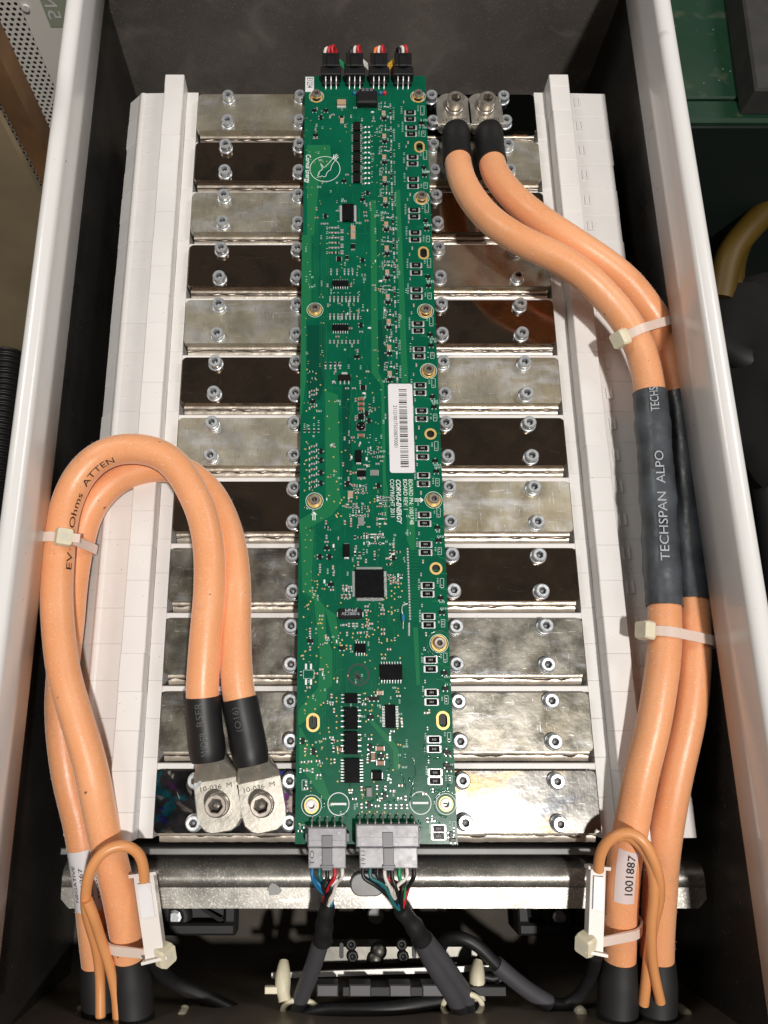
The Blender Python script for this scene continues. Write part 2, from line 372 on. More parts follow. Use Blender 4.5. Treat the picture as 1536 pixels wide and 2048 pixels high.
# ==================================================================== BATTERY MODULE
XM = 20.3; PITCH = 35.36; YT0 = 375.2; PZ = -10.0; FZ = -14.5
mod = thing('battery_module', (XM, 168, -100), 'battery cell stack with white plastic frames and two columns of bolted metal bus plates', 'battery')
MB().box(-120, 160, -44, 380, -100, -31).build('cell_stack', 'white2', mod)
MB().box(-80.5, 121.1, -45.6, 378.6, -31, -21).build('frame_base', 'white2', mod)
HP = PITCH / 2; NB = 24; Y0 = 381.0
def sweep_xz(m, prof, y0, y1, mi=0, ch=.2):
    n = len(prof); cx = sum(p[0] for p in prof) / n; cz = min(p[1] for p in prof)
    def ring(y, k): return [(cx + (x - cx) * (1 - k / 14), y, cz + (z - cz) * (1 - k / 14) if k else z) for x, z in prof]
    def ins(y): return [(x + (.06 if x < cx else -.06), y, z - .12) for x, z in prof]
    m.loft([ins(y0), [(x, y0 + ch, z) for x, z in prof], [(x, y1 - ch, z) for x, z in prof], ins(y1)], mi, False)
rng = random.Random(3)
for sd in (-1, 1):
    mx = (lambda x: x) if sd < 0 else (lambda x: 2 * XM - x)
    pr_side = [(-126.5, -33), (-126.0, -22.5), (-119.2, -16.6), (-117.8, -15.0), (-117.0, -14.7), (-115.9, -14.75), (-114.8, -15.1), (-101.2, FZ - .3), (-101.2, -33)]
    if sd > 0: pr_side = [(-126.5, -33), (-126.5, -15.6), (-101.2, FZ - .4), (-101.2, -33)]
    pr_ledge = [(-89.3, -33), (-89.3, FZ), (-82.6, FZ), (-82.6, -33)]
    pr_rail = [(-101.0, -33), (-101.0, -4.4), (-100.6, -4.0), (-89.9, -4.0), (-89.5, -4.4), (-89.5, -33)]
    for k in range(NB):
        y1 = Y0 - k * HP + .0; y0 = y1 - HP + .06
        j = rng.uniform(-.35, .35); jz = rng.uniform(-.08, .08)
        m = MB(); pr = [(mx(x) + (j if i in (0, 1) else 0), z + jz) for i, (x, z) in enumerate(pr_side)]
        if sd > 0: pr = pr[::-1]
        sweep_xz(m, pr, y0, y1)
        if sd > 0:          # moulded clip: three raised bars around a slot
            cx = mx(-112.5) - 4; zt = -15.1 + jz; yc = (y0 + y1) / 2 + 2.6
            m.box(cx - 1.7, cx - 1.1, yc - 4.2, yc + 2, zt - 1, zt + .75); m.box(cx + 1.1, cx + 1.7, yc - 4.2, yc + 2, zt - 1, zt + .75); m.box(cx - 1.1, cx + 1.1, yc - 4.2, yc - 3.6, zt - 1, zt + .75)
        elif k % 1 == 0:    # shallow moulded step across the block
            m.box(-116.0, -101.4, (y0 + y1) / 2 - .15, (y0 + y1) / 2 + .15, -30, -14.85 + jz)
        m.build('side_block', 'white', mod)
        m = MB(); pr = [(mx(x), z) for x, z in pr_ledge]
        if sd > 0: pr = pr[::-1]
        sweep_xz(m, [(x, z + rng.uniform(-.05, .05)) for x, z in pr], y0, y1); m.build('frame_ledge', 'white', mod)
    for k in range(NB + 1):
        y1 = Y0 + 3 - (k - .5) * HP; y0 = y1 - HP + .06
        if k == 0: y1 = Y0 + 3
        if k == NB: y0 = Y0 - NB * HP
        j = rng.uniform(-.12, .12); jz = rng.uniform(-.12, .12)
        m = MB(); pr = [(mx(x) + j, z + jz) for x, z in pr_rail]
        if sd > 0: pr = pr[::-1]
        sweep_xz(m, pr, y0, y1, ch=.2); m.build('rail_block', 'white', mod)
scr = socket_screw(3.45, 4.0, 1.55, 2.2, washer=(4.1, .5)); scr_src = scr.build('screw', ['zinc', 'zinc', 'socket_dark'])
scr_src.name = 'tmp_screw'
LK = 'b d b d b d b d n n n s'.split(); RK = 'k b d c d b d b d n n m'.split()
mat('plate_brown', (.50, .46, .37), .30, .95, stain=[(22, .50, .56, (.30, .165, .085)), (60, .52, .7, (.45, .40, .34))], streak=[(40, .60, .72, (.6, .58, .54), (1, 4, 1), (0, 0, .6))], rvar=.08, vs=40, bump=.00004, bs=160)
mat('plate_shiny', (.155, .15, .14), .27, 1, stain=[(26, .50, .60, (.22, .155, .075)), (30, .55, .68, (.20, .22, .26))], streak=[(120, .62, .67, (.4, .4, .39), (1, 10, 1), (0, 0, -.4)), (240, .60, .66, (.3, .3, .29), (14, 1, 1), (0, 0, .1))], rvar=.09, vs=40, bump=.00014, bs=110)  # golden stain layer paints a warm reflection; base darkened against lamp glare
KM = {'m': 'plate_shiny', 'c': 'plate_brown', 'b': 'plate', 'd': 'plate_dark', 'n': 'plate_toned', 's': 'plate_stain', 'k': 'plate_burn'}
def rrect(x0, x1, y0, y1, r, n=4):
    pts = []
    for cx, cy, a0 in ((x1 - r, y1 - r, 0), (x0 + r, y1 - r, 90), (x0 + r, y0 + r, 180), (x1 - r, y0 + r, 270)):
        for k in range(n + 1):
            a = math.radians(a0 + 90 * k / n); pts.append((cx + r * math.cos(a), cy + r * math.sin(a)))
    return pts
first = True
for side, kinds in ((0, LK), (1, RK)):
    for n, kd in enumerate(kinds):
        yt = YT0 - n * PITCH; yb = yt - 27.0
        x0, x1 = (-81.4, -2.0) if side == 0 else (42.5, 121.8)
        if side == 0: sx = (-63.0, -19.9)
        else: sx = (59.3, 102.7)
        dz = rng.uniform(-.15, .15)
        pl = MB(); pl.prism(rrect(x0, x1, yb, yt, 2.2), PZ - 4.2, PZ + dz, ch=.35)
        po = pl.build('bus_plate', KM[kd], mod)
        for xx in sx:
            for yy in (yt - 4.3, yt - 22.4):
                o = inst(scr_src, 'screw', (xx + rng.uniform(-.25, .25), yy + rng.uniform(-.3, .3), PZ + dz + .02), po, rng.uniform(0, 6.28))
                o.rotation_euler = (rng.uniform(-.03, .03), rng.uniform(-.03, .03), rng.uniform(0, 6.28))
        # folded cell tabs below the plate's front edge: two foil layers with an uneven crimp line between them
        tb = MB(); NX = 46; sd_ = rng.uniform(0, 100)
        def layer(zs, ys, amp, mi):
            rings = []
            for i in range(NX + 1):
                x = x0 + 1.5 + (x1 - x0 - 2.5) * i / NX; w = noise.noise(Vector((x * .22 + sd_, zs[0], sd_))) * amp
                rings.append([(x, yb + yy - (w if k in (1, 2, 3) else 0), zz + w * .35 * (1 if k in (1, 2) else 0)) for k, (yy, zz) in enumerate(zip(ys, zs))])
            tb.loft(rings, mi, True, True, True)
        layer((PZ - 4.25, PZ - 4.4, PZ - 4.9, PZ - 5.5, PZ - 5.7), (2.5, -.9, -1.5, -1.0, 2.5), .3, 0)
        layer((PZ - 5.75, PZ - 5.8, PZ - 5.95, PZ - 6.15), (1.0, -1.75, -1.8, 1.0), 1.5, 1)
        layer((PZ - 6.3, PZ - 6.35, PZ - 7.2, PZ - 8.6, PZ - 10.2), (2.5, -2.5, -4.2, -4.6, 2.0), .28, 0)
        tb.build('cell_tab', ['tab', 'tab_dark'], po)
# white ribs between the rows
for n in range(12):
    yt = YT0 - n * PITCH
    for x0, x1 in ((-82.4, 20), (20.2, 123.0)):
        MB().box(x0, x1, yt + .35, yt + 3.3, -22, FZ + .9 - (2.2 if n == 0 else 0), 0, .4).build('rib', 'white', mod)
for o in [scr_src]: bpy.data.objects.remove(o)
# grey tray edge under the front of the module
tray = MB().box(-128, 160, -51.8, -48.9, -31, -26, 0, .4).box(-128, 160, -51.6, -50.6, -60, -31.1).build('tray_edge', 'tray'); tag(tray, 'grey metal tray lip running along the front end of the battery', 'tray')
# ==================================================================== POWER CABLES
CR = 7.45
def z_path(pts): return [P(x, y, z) for x, y, z in pts]
def lug(cable, bolt_xy, ang, z0=PZ + .1, back=False):
    """flat lug pad with stepped throat and socket bolt; ang = direction of the cable away from the bolt (radians)"""
    c, s = math.cos(ang), math.sin(ang); bx, by = bolt_xy
    def tf(u, v, z): return (bx + u * c - v * s, by + u * s + v * c, z)
    m = MB(); hw = 10.3
    outline = [(-12.0, -4.5), (-10.6, -7.2), (-7.5, -hw + .6), (-3.5, -hw), (11, -hw), (11, hw), (-3.5, hw), (-7.5, hw - .6), (-10.6, 7.2), (-12.0, 4.5)]
    m.prism([tf(u, v, 0)[:2] for u, v in outline], z0, z0 + 4.4, 0, .45)
    # throat: rectangle at the pad widening into the round barrel
    rings = []; n = 24
    for k, (u, w, h, zc, q) in enumerate(((10.9, hw, 2.15, z0 + 2.2, 8), (13.5, 9.8, 3.4, z0 + 3.4, 5), (17.5, 8.0, 5.6, z0 + 6.2, 2.6), (20.5, 6.9, 6.6, z0 + 7.5, 2), (30, 6.8, 6.8, z0 + 7.7, 2))):
        r = []
        for i in range(n):
            a = 2 * math.pi * i / n; ca, sa = math.cos(a), math.sin(a); den = (abs(ca) ** q + abs(sa) ** q) ** (1 / q)
            r.append(tf(u, w * ca / den, max(z0 + .02, zc + h * sa / den)))
        rings.append(r)
    m.loft(rings, 0, True, True, True)
    lg = m.build('lug', 'lug', cable)
    st = MB(); tx = 'M.W-8' ; 
    text_flat(st, '10-036  M', *tf(6.6, 8.0, 0)[:2], z0 + 4.43, 3.0, ang - math.pi / 2, length=15); st.build('stamped_mark', 'lug_dark', lg)
    bo = socket_screw(4.9, 6.6, 2.75, 4.2, 30, washer=(5.5, 2.2)).build('bolt', ['steel', 'steel', 'socket_dark']); bo.parent = lg
    bo.location = (Vector((bx, by, z0 + 4.45)) - OFF[lg.name]) / 1000; bo.rotation_euler = (0, 0, random.uniform(0, 1))
    return tf(24, 0, z0 + 7.7)
def lint(m, pts, s0, s1, n, r=CR):
    """dust fibres on the rubber"""
    rr = random.Random(int(s1 * 10))
    for _ in range(n):
        p, T, U, Sd = at_frame(pts, rr.uniform(s0, s1)); a = rr.gauss(0, .8); nrm = U * math.cos(a) - Sd * math.sin(a); d = (T * rr.uniform(-1, 1) + nrm.cross(T) * rr.uniform(-1, 1) + nrm * rr.uniform(0, .5)).normalized()
        q = p + nrm * (r + .03); L = rr.uniform(.2, 1.1); w = nrm.cross(d).normalized() * rr.uniform(.03, .075)
        m.add([q - w, q + w, q + d * L + w + nrm * .12, q + d * L - w + nrm * .12], [[0, 1, 2, 3]], 0)
def cable(label, pts, sleeve, boot_from, shrink=None, n=150, lintn=900):
    """orange cable along pts, with a lug sleeve over its first part and a black boot at its end"""
    t = thing('power_cable', pts[0], label, 'cable', None)
    path = relax(smooth_path(pts, n), 4); L = arclen(path)[-1]
    MB().tube(cut(path, sleeve * .6, boot_from + 2), CR, 26).build('jacket', 'orange', t)
    wob = lambda q: CR + .75 + .12 * math.sin(q * 19) + (.3 if q < .04 else 0)
    MB().tube(cut(path, 0, sleeve), CR + .7, 24, rf=lambda q: CR + .75 + .1 * math.sin(q * 9) - (.9 * max(0, .12 - q) / .12)).build('lug_sleeve', 'sleeve_black', t)
    bt = cut(path, boot_from, L); MB().tube(bt, CR + 1, 24, rf=lambda q: CR + .5 + 1.1 * min(1, q * 3)).build('boot', 'rubber', t)
    lm = MB(); lint(lm, path, sleeve + 2, boot_from - 2, lintn); tag(lm.build('lint', 'w_white', t), kind='stuff')
    return t, path
def sleeve_on(t, path, a, b, mat_, r=CR + 1.0, wob=.45, seed=1):
    f = lambda q: (r + wob * noise.noise(Vector((q * 9, seed, 0))) + wob * .6 * noise.noise(Vector((q * 22, seed, 4))))
    m = MB(); m.tube(cut(path, a, b), r, 26, rf=f); return m.build('shrink_sleeve', mat_, t)
# --- right pair
RA = [(912, 258, -1), (913, 300, 0), (922, 354, 6), (942, 394, 11), (984, 443, 17), (1046, 484, 22), (1112, 514, 23), (1166, 549, 22), (1209, 590, 19), (1247, 635, 16), (1273, 678, 14), (1288, 721, 12), (1297, 764, 10), (1309, 901, 8), (1317, 1015, 8), (1323, 1130, 8), (1329, 1212, 8), (1329, 1301, 8), (1323, 1352, 8), (1306, 1454, 6),
      (1281, 1555, 2), (1262, 1657, -4), (1249, 1720, -9), (1243, 1800, -17), (1240, 1860, -23), (1238, 1915, -29), (1236, 1990, -33), (1234, 2060, -35)]
RB = [(977, 258, -1), (981, 304, 0), (988, 342, 5), (1004, 367, 9), (1027, 395, 13), (1067, 430, 17), (1111, 461, 19), (1149, 486, 19), (1181, 507, 18), (1224, 537, 15), (1264, 573, 11), (1292, 610, 8), (1316, 645, 5), (1332, 690, 3), (1346, 740, 2), (1356, 800, 0), (1368, 900, 1), (1377, 1015, 2), (1384, 1130, 3), (1389, 1225, 3), (1390, 1276, 3), (1388, 1327, 3), (1382, 1403, 2), (1373, 1454, 1),
      (1350, 1555, -3), (1332, 1657, -8), (1324, 1720, -13), (1319, 1800, -20), (1315, 1860, -25), (1314, 1915, -30), (1313, 1990, -34), (1312, 2060, -36)]
def mk(label, L_, sl_px, boot_px, **k):
    p = z_path(L_); path0 = relax(smooth_path(p, 150), 4); return cable(label, p, nearest_s(path0, P(*sl_px)), nearest_s(path0, P(*boot_px)), **k)
tA, pA = mk('orange power cable over the right frame, grey sleeve printed TECHSPAN ALPO facing up', RA, (916, 324, 3), (1238, 1918, -29))
tB, pB = mk('orange power cable squeezed between the box wall and its printed twin', RB, (984, 326, 3), (1314, 1915, -30))
a0, a1 = nearest_s(pA, P(1299, 788, 9)), nearest_s(pA, P(1329, 1208, 8)); sl = sleeve_on(tA, pA, a0, a1, 'sleeve_grey', CR + .9, .9, 2)
b0, b1 = nearest_s(pB, P(1354, 788, 1)), nearest_s(pB, P(1389, 1205, 3)); sleeve_on(tB, pB, b0, b1, 'sleeve_grey', CR + .8, .35, 5)
rS = CR + 1.5; m = MB()
text_tube(m, 'TECHSPAN  ALPO', pA, nearest_s(pA, P(1322, 1126, 8)), rS, -.34 + .35, 5.6, nearest_s(pA, P(1322, 1126, 8)) - nearest_s(pA, P(1311, 915, 8)), flip=-1); m.build('sleeve_print', 'print_grey', tA); m = MB()
s1_ = nearest_s(pA, P(1300, 832, 8)); text_tube(m, 'TECHS', pA, s1_, rS, 0.0, 5.6, s1_ - a0 - .3, flip=-1)
m.build('sleeve_print', 'print_grey', tA)
m = MB(); patch_tube(m, pA, nearest_s(pA, P(1258, 1684, -6)), nearest_s(pA, P(1244, 1790, -16)), CR, -.82, .38, 0); 
text_tube(m, '1001887', pA, nearest_s(pA, P(1246, 1766, -14)), CR, .20, 4.6, 19, flip=-1, mi=1, bold=.03); m.build('number_label', ['label_pink', 'print_black'], tA)
lug(tA, P(910, 206, PZ + 9)[:2], math.radians(-89)); lug(tB, P(973, 206, PZ + 9)[:2], math.radians(-87))
# --- left loop
L1 = [(416, 1522, 2), (410, 1450, 4), (404, 1394, 6), (406, 1348, 8), (412, 1265, 10), (419, 1182, 11), (418, 1099, 12), (405, 1030, 13), (380, 974, 14), (346, 925, 14), (308, 903, 14), (267, 896, 14), (225, 901, 13), (186, 922, 12), (160, 950, 11), (139, 990, 10), (125, 1037, 10), (118, 1099, 10), (113, 1182, 10), (117, 1265, 10), (128, 1348, 10), (145, 1410, 9), (164, 1472, 8), (184, 1545, 6),
      (198, 1620, 1), (211, 1679, -4), (231, 1757, -12), (247, 1835, -20), (259, 1912, -28), (266, 1990, -33), (270, 2060, -35)]
L2 = [(504, 1530, 2), (492, 1460, 3), (479, 1398, 4), (473, 1348, 5), (470, 1265, 5), (471, 1182, 4), (464, 1099, 2), (444, 1030, 0), (415, 980, -2), (372, 945, -3), (320, 934, -3), (267, 944, -3), (226, 964, -4), (197, 993, -5), (174, 1032, -6), (160, 1080, -7), (150, 1130, -8), (143, 1182, -8), (138, 1244, -9), (130, 1306, -9), (124, 1360, -10), (122, 1420, -11), (127, 1490, -12), (140, 1570, -14),
      (158, 1640, -17), (171, 1718, -21), (182, 1795, -27), (189, 1865, -32), (196, 1925, -36), (202, 1990, -39), (206, 2060, -40)]
t1, p1_ = mk('orange power cable arching over the left frame, printed with black letters', L1, (404, 1396, 6), (259, 1914, -28))
t2, p2_ = mk('orange power cable running under its looped twin on the left frame, with a paper label', L2, (479, 1400, 4), (195, 1928, -36))
m = MB(); s_ = nearest_s(p1_, P(112, 1130, 10)); 
text_tube(m, 'EV', p1_, nearest_s(p1_, P(116, 1140, 10)), CR, 1.25, 4.4, 9, flip=-1); text_tube(m, 'Ohms  ATTEN', p1_, nearest_s(p1_, P(118, 1066, 10)), CR, 1.2, 4.4, 50, flip=-1); m.build('cable_print', 'print_black', t1)
m = MB(); text_tube(m, 'RSFR', p1_, nearest_s(p1_, P(409, 1443, 4)), CR + .85, -.1, 4.6, 11, flip=1); m.build('sleeve_print', 'print_dim', t1); m = MB(); text_tube(m, 'WOER', p1_, nearest_s(p1_, P(416, 1515, 3)), CR + .85, -.2, 4.4, 10.5, flip=1); m.build('sleeve_print', 'print_dim', t1)
m = MB(); text_tube(m, '(O16)', p2_, nearest_s(p2_, P(488, 1462, 3)), CR + .85, .1, 4.0, 11, flip=1); m.build('sleeve_print', 'print_dim', t2)
m = MB(); la, lb = nearest_s(p2_, P(160, 1690, -18)), nearest_s(p2_, P(184, 1810, -28)); patch_tube(m, p2_, la, lb, CR, -1.1, 1.0, 0)
for i, (tx, ln) in enumerate((('NEGATIVE', 17), ('1001267', 16), ('CORVUS', 13), ('TPENOL', 14))): text_tube(m, tx, p2_, lb - 5, CR + .05, -.42 + .46 * i, 2.5, ln, flip=-1, mi=1)
m.build('number_label', ['label', 'print_black'], t2)
lug(t1, P(433, 1611, PZ + 10)[:2], math.radians(99)); lug(t2, P(523, 1611, PZ + 10)[:2], math.radians(102))
# ==================================================================== CABLE TIES
def tie(label, pa, sa, pb, sb, head_ang, tail=None, group=None, extra=None, rext=.75, w=4.6, headsize=(8.2, 7.6, 5.6)):
    """nylon strap around one or two cables at arc lengths sa, sb, with its square head at an angle around the hull"""
    p1, T, U, Sd = at_frame(pa, sa); cs = [p1]
    if pb is not None: p2, T2, _, _ = at_frame(pb, sb); cs.append(p2); T = (T + (T2 if T.dot(T2) > 0 else -T2)).normalized()
    ctr = sum(cs, Vector()) / len(cs); e1 = Vector((0, 0, 1)); e1 = (e1 - T * e1.dot(T)).normalized(); e2 = T.cross(e1); r = CR + rext
    q = [((c - ctr).dot(e2), (c - ctr).dot(e1), r) for c in cs] + [((Vector(c) - ctr).dot(e2), (Vector(c) - ctr).dot(e1), rr) for c, rr in (extra or [])]
    pts = []
    for i in range(64):
        a = 2 * math.pi * i / 64; d = (math.cos(a), math.sin(a)); b = max(q, key=lambda u: u[0] * d[0] + u[1] * d[1] + u[2]); pts.append((b[0] + d[0] * b[2], b[1] + d[1] * b[2]))
    t = thing('cable_tie', ctr, label, 'cable tie', group); m = MB(); rings = []
    for (u, v) in pts:
        n_ = Vector((u, v)).normalized(); base = ctr + e2 * u + e1 * v; nn = (e2 * n_.x + e1 * n_.y)
        rings.append([base - T * w / 2, base + T * w / 2, base + T * w / 2 + nn * 1.1, base - T * w / 2 + nn * 1.1])
    rings.append(rings[0]); m.loft(rings, 0, False, False, False); m.build('strap', 'nylon_strap', t)
    i = int(head_ang / (2 * math.pi) * 64) % 64; u, v = pts[i]; n_ = Vector((math.cos(head_ang), math.sin(head_ang))); nn = e2 * n_.x + e1 * n_.y; tt = nn.cross(T); c = ctr + e2 * u + e1 * v
    hw, hl, hh = headsize; m = MB()
    def ringh(k, h): return [tuple(c + nn * h + T * (sx * hw / 2 * k) + tt * (sy * hl / 2 * k)) for sx, sy in ((-1, -.8), (-.8, -1), (.8, -1), (1, -.8), (1, .8), (.8, 1), (-.8, 1), (-1, .8))]
    m.loft([ringh(1, .2), ringh(1.02, hh * .6), ringh(.9, hh)], 0, False); 
    m.add([tuple(c + nn * (hh + .03) + T * a + tt * b) for a, b in ((-1.6, -1.8), (1.6, -1.8), (1.6, 1.8), (-1.6, 1.8))], [[0, 1, 2, 3]], 1); m.add([tuple(c + nn * (hh + .06) + T * a + tt * b) for a, b in ((-1.1, -1.2), (1.1, -1.2), (1.1, .9), (-1.1, .9))], [[0, 1, 2, 3]], 0)
    m.build('head', ['nylon', 'nylon_strap'], t)
    if tail:
        d = (tt * tail[1] + nn * .25).normalized(); c2 = c + nn * hh * .5; m = MB(); L_ = tail[0]
        m.loft([[c2 + d * k - T * w / 2 * .9, c2 + d * k + T * w / 2 * .9, c2 + d * k + T * w / 2 * .9 + nn, c2 + d * k - T * w / 2 * .9 + nn] for k in (0, L_)], 0, False); m.build('tail', 'nylon_strap', t)
    return t
tie('cable tie around both right cables above the printed sleeve', pA, nearest_s(pA, P(1270, 672, 8)), pB, nearest_s(pB, P(1330, 660, -2)), math.pi * .13)
tie('cable tie around both right cables just below the printed sleeve', pA, nearest_s(pA, P(1329, 1268, 8)), pB, nearest_s(pB, P(1390, 1272, 3)), math.pi * .12)
tie('cable tie around the doubled cable of the left loop', p1_, nearest_s(p1_, P(117, 1086, 10)), p2_, nearest_s(p2_, P(158, 1092, -7)), math.pi * .66, tail=(7, 1))
# small white splice holders strapped to the cables near the front, and their ties
def holder(label, px4, z, path, s_, head_ang, tlabel, ex):
    t = thing('splice_holder', P(*px4[0], z), label, 'wire holder', 'white splice holders strapped to the power cables')
    a, b, c, d = [Vector(P(x, y, z)) for x, y in px4]     # top-left, top-right, bottom-right, bottom-left in the picture
    m = MB(); up = Vector((0, 0, 1))
    def slab(p, q, r, s, z0, z1, mi=0): m.add([v + up * z0 for v in (p, q, r, s)] + [v + up * z1 for v in (p, q, r, s)], [[0, 1, 2, 3], [7, 6, 5, 4], [0, 4, 5, 1], [1, 5, 6, 2], [2, 6, 7, 3], [3, 7, 4, 0]], mi)
    slab(a, b, c, d, -6, 0); m.build('body', 'w_white', t)
    m = MB(); k = .18; slab(a.lerp(d, .12).lerp(b.lerp(c, .12), k), b.lerp(c, .12).lerp(a.lerp(d, .12), k), b.lerp(c, .5).lerp(a.lerp(d, .5), k), a.lerp(d, .5).lerp(b.lerp(c, .5), k), .05, 1.4); m.build('cover', 'label', t)
    e = (b - a).normalized() * 1.6
    m = MB(); slab(a - e, b + e, b + e + (c - b).normalized() * 1.4, a - e + (d - a).normalized() * 1.4, -4, 1.8); m.build('end_flange', 'w_white', t)
    m = MB(); slab(d - e + (a - d).normalized() * 1.2, c + e + (b - c).normalized() * 1.2, c + e, d - e, -4, 1.8); m.build('end_flange', 'w_white', t)
    tie(tlabel, path, s_, None, None, head_ang, rext=.9, extra=[(ex, 2.0)])
holder('white splice holder on the cable beside the looped orange wire and the letter label', [(266, 1748), (306, 1743), (329, 1917), (292, 1928)], -8, p1_, nearest_s(p1_, P(250, 1872, -23)), math.pi * .80, 'cable tie holding the white splice holder to the left cable', P(309, 1856, -8))
holder('white splice holder on the cable beside the label 1001887', [(1182, 1731), (1212, 1733), (1206, 1913), (1176, 1905)], -8, pA, nearest_s(pA, P(1240, 1850, -22)), math.pi * .20, 'cable tie holding the white splice holder to the right cable', P(1186, 1845, -8))
# thin orange sense wires looping out of the holders
def wire(name, label, pts, r, mt, cat='wire', n=60, group=None):
    o = MB().tube(relax(smooth_path(z_path(pts), n), 2), r, 12).build(name, mt); return tag(o, label, cat, group)
wire('sense_wire', 'thin orange wire looped from the left splice holder over the labelled cable', [(289, 1760, -4), (287, 1735, 0), (278, 1708, 4), (258, 1693, 7), (232, 1692, 9), (204, 1706, 10), (182, 1738, 8), (172, 1780, 2), (172, 1815, -4), (180, 1850, -12), (193, 1895, -21), (200, 1950, -28), (201, 2035, -30)], 2.35, 'orange_thin')
wire('sense_wire', 'thin orange wire with black print hanging beside the left splice loop', [(174, 1800, 1), (186, 1830, -3), (202, 1880, -14), (220, 1935, -22), (232, 1990, -27), (236, 2044, -29)], 2.35, 'orange_thin')
wire('sense_wire', 'thin orange wire looped from the right splice holder over the label 1001887', [(1197, 1740, -4), (1199, 1716, 0), (1212, 1686, 5), (1236, 1668, 8), (1258, 1664, 9), (1284, 1680, 10), (1306, 1718, 8), (1318, 1762, 3), (1318, 1800, -4), (1306, 1850, -12), (1296, 1930, -20), (1287, 2008, -28)], 2.35, 'orange_thin')
wire('sense_wire', 'thin orange wire doubling the loop beside the right power cables', [(1226, 1674, 4), (1252, 1672, 5), (1280, 1690, 6), (1302, 1730, 5), (1308, 1790, 0), (1303, 1850, -6), (1306, 1930, -16), (1321, 2004, -24)], 2.2, 'orange_thin')
# ==================================================================== PLUGS AND HARNESSES
# four black plugs with coloured wires at the far edge of the board
TOP = ((662, ('w_white', 'w_red', 'w_red'), 'w_green', 'black plug with red and white wires and a green flag'), (709, ('w_black', 'w_white', 'w_red'), 'w_white', 'black plug with white and red wires and a white flag'),
       (757, ('w_orange', 'w_white', 'w_red'), None, 'black plug with an orange and a red wire'), (805, ('w_black', 'w_white', 'w_red'), 'w_yellow', 'black plug with black and red wires and a yellow flag'))
for i, (px, ws, fl, lab) in enumerate(TOP):
    x = B(px, 158)[0]; y = B(px, 165)[1] + 5.6
    t = thing('wire_plug', (x, y, 3), lab + ' at the board end', 'plug', 'black plugs at the far end of the circuit board')
    m = MB(); m.box(x - 5.0, x + 5.0, y - .1, y + 9.5, .3, 7.0, 0, .4); m.box(x - 2.4, x + 2.4, y - 1.4, y + 7.4, 7.0, 8.4, 0, .4); m.box(x - 2.4, x + 2.4, y + 6.0, y + 6.5, 8.4, 8.7); m.build('housing', 'blackplug', t)
    for k, w in enumerate(ws):
        dx = (k - 1) * 2.4 + (-1.5 if i == 0 else 0); sg = 1 if i != 3 else -1
        pts = [Vector((x + dx, y + 9.0, 4)), Vector((x + dx * .8, y + 12.5, 6.5 + k * .6)), Vector((x + dx * .6 + sg * 1.5, y + 15 + k * .7, 4)), Vector((x + sg * (2.5 + k), y + 13, -5)), Vector((x + sg * (3 + k), y + 7, -22))]
        MB().tube(smooth_path(pts, 22), .95, 10).build('wire', w, t)
    if fl:
        sg = 1 if i != 3 else -1
        fx = x + sg * 7.2; m = MB(); m.loft([[(fx - 2.4 * sg, y + 11.5, 1), (fx + 1.4 * sg, y + 8.5, 0), (fx + 1.4 * sg, y + 8.5, -.5), (fx - 2.4 * sg, y + 11.5, .5)], [(fx - 1.6 * sg, y + 5.0, 2), (fx + 2.2 * sg, y + 1.0, 1), (fx + 2.2 * sg, y + 1.0, .5), (fx - 1.6 * sg, y + 5.0, 1.5)]], 0, False); m.build('flag', fl, t)
# two grey plugs with twisted wires into grey jacketed cables
def harness(label, pa, pb, np_, text, cols, shrink, jacket, loc):
    t = thing('wire_harness', loc, label, 'wire harness'); x0 = B(pa, 1700)[0]; x1 = B(pb, 1700)[0]; xc = (x0 + x1) / 2
    m = MB(); m.box(x0, x1, -52.6, -44.4, .6, 8.2, 0, .4); m.box(xc - 2.2, xc + 2.2, -53.4, -44.5, 8.1, 8.9, 1, .2); m.box(xc - 2.8, xc + 2.8, -52.3, -51.3, 8.8, 9.2, 1, .1); hs = m.build('plug_housing', ['greyplug', 'greyplug_dark'], t)
    m = MB(); text_flat(m, text, x0 + 2.4, -51.6, 8.23, 2.6, math.pi / 2, length=6); m.build('moulded_text', 'print_black', hs)
    sp = smooth_path([P(*q) for q in shrink], 26); end = sp[0]
    rr = random.Random(len(cols))
    for k, cname in enumerate(cols):
        x = x0 + (x1 - x0) * (k % np_ + .5) / np_; z = 2.5 + (k // np_) * 3.2
        a = Vector((x, -52.2, z)); e = end + Vector((rr.uniform(-2.2, 2.2), 1.5, rr.uniform(-1.6, 1.6))); mid = a.lerp(e, .5) + Vector((rr.uniform(-2.2, 2.2), rr.uniform(-1, 1), 2 + rr.uniform(-2, 2.5)))
        MB().tube(smooth_path([a, a + Vector((0, -4, .2)), mid, e, Vector(sp[min(3, len(sp) - 1)])], 22), .8, 9).build('wire', cname, t)
    MB().tube(sp, 4, 16, rf=lambda q: 3.3 + 1.1 * q + .25 * math.sin(q * 14)).build('heat_shrink', 'sleeve_black', t)
    for jp, r in jacket: MB().tube(relax(smooth_path([P(*q) for q in jp], 40), 2), r, 16).build('jacket', 'jacket_grey', t)
    return t
harness('narrow grey plug with blue, white and red wires joining one grey cable', 618, 691, 5, 'TO', ['w_blue', 'w_teal', 'w_black', 'w_black', 'w_white', 'w_blue', 'w_teal', 'w_black', 'w_red', 'w_white'],
        [(655, 1812, -4), (650, 1840, -9), (645, 1880, -18)], [([(647, 1868, -16), (638, 1895, -22), (622, 1945, -32), (606, 1985, -40), (590, 2030, -48)], 3.9)], (0, -60, -20))
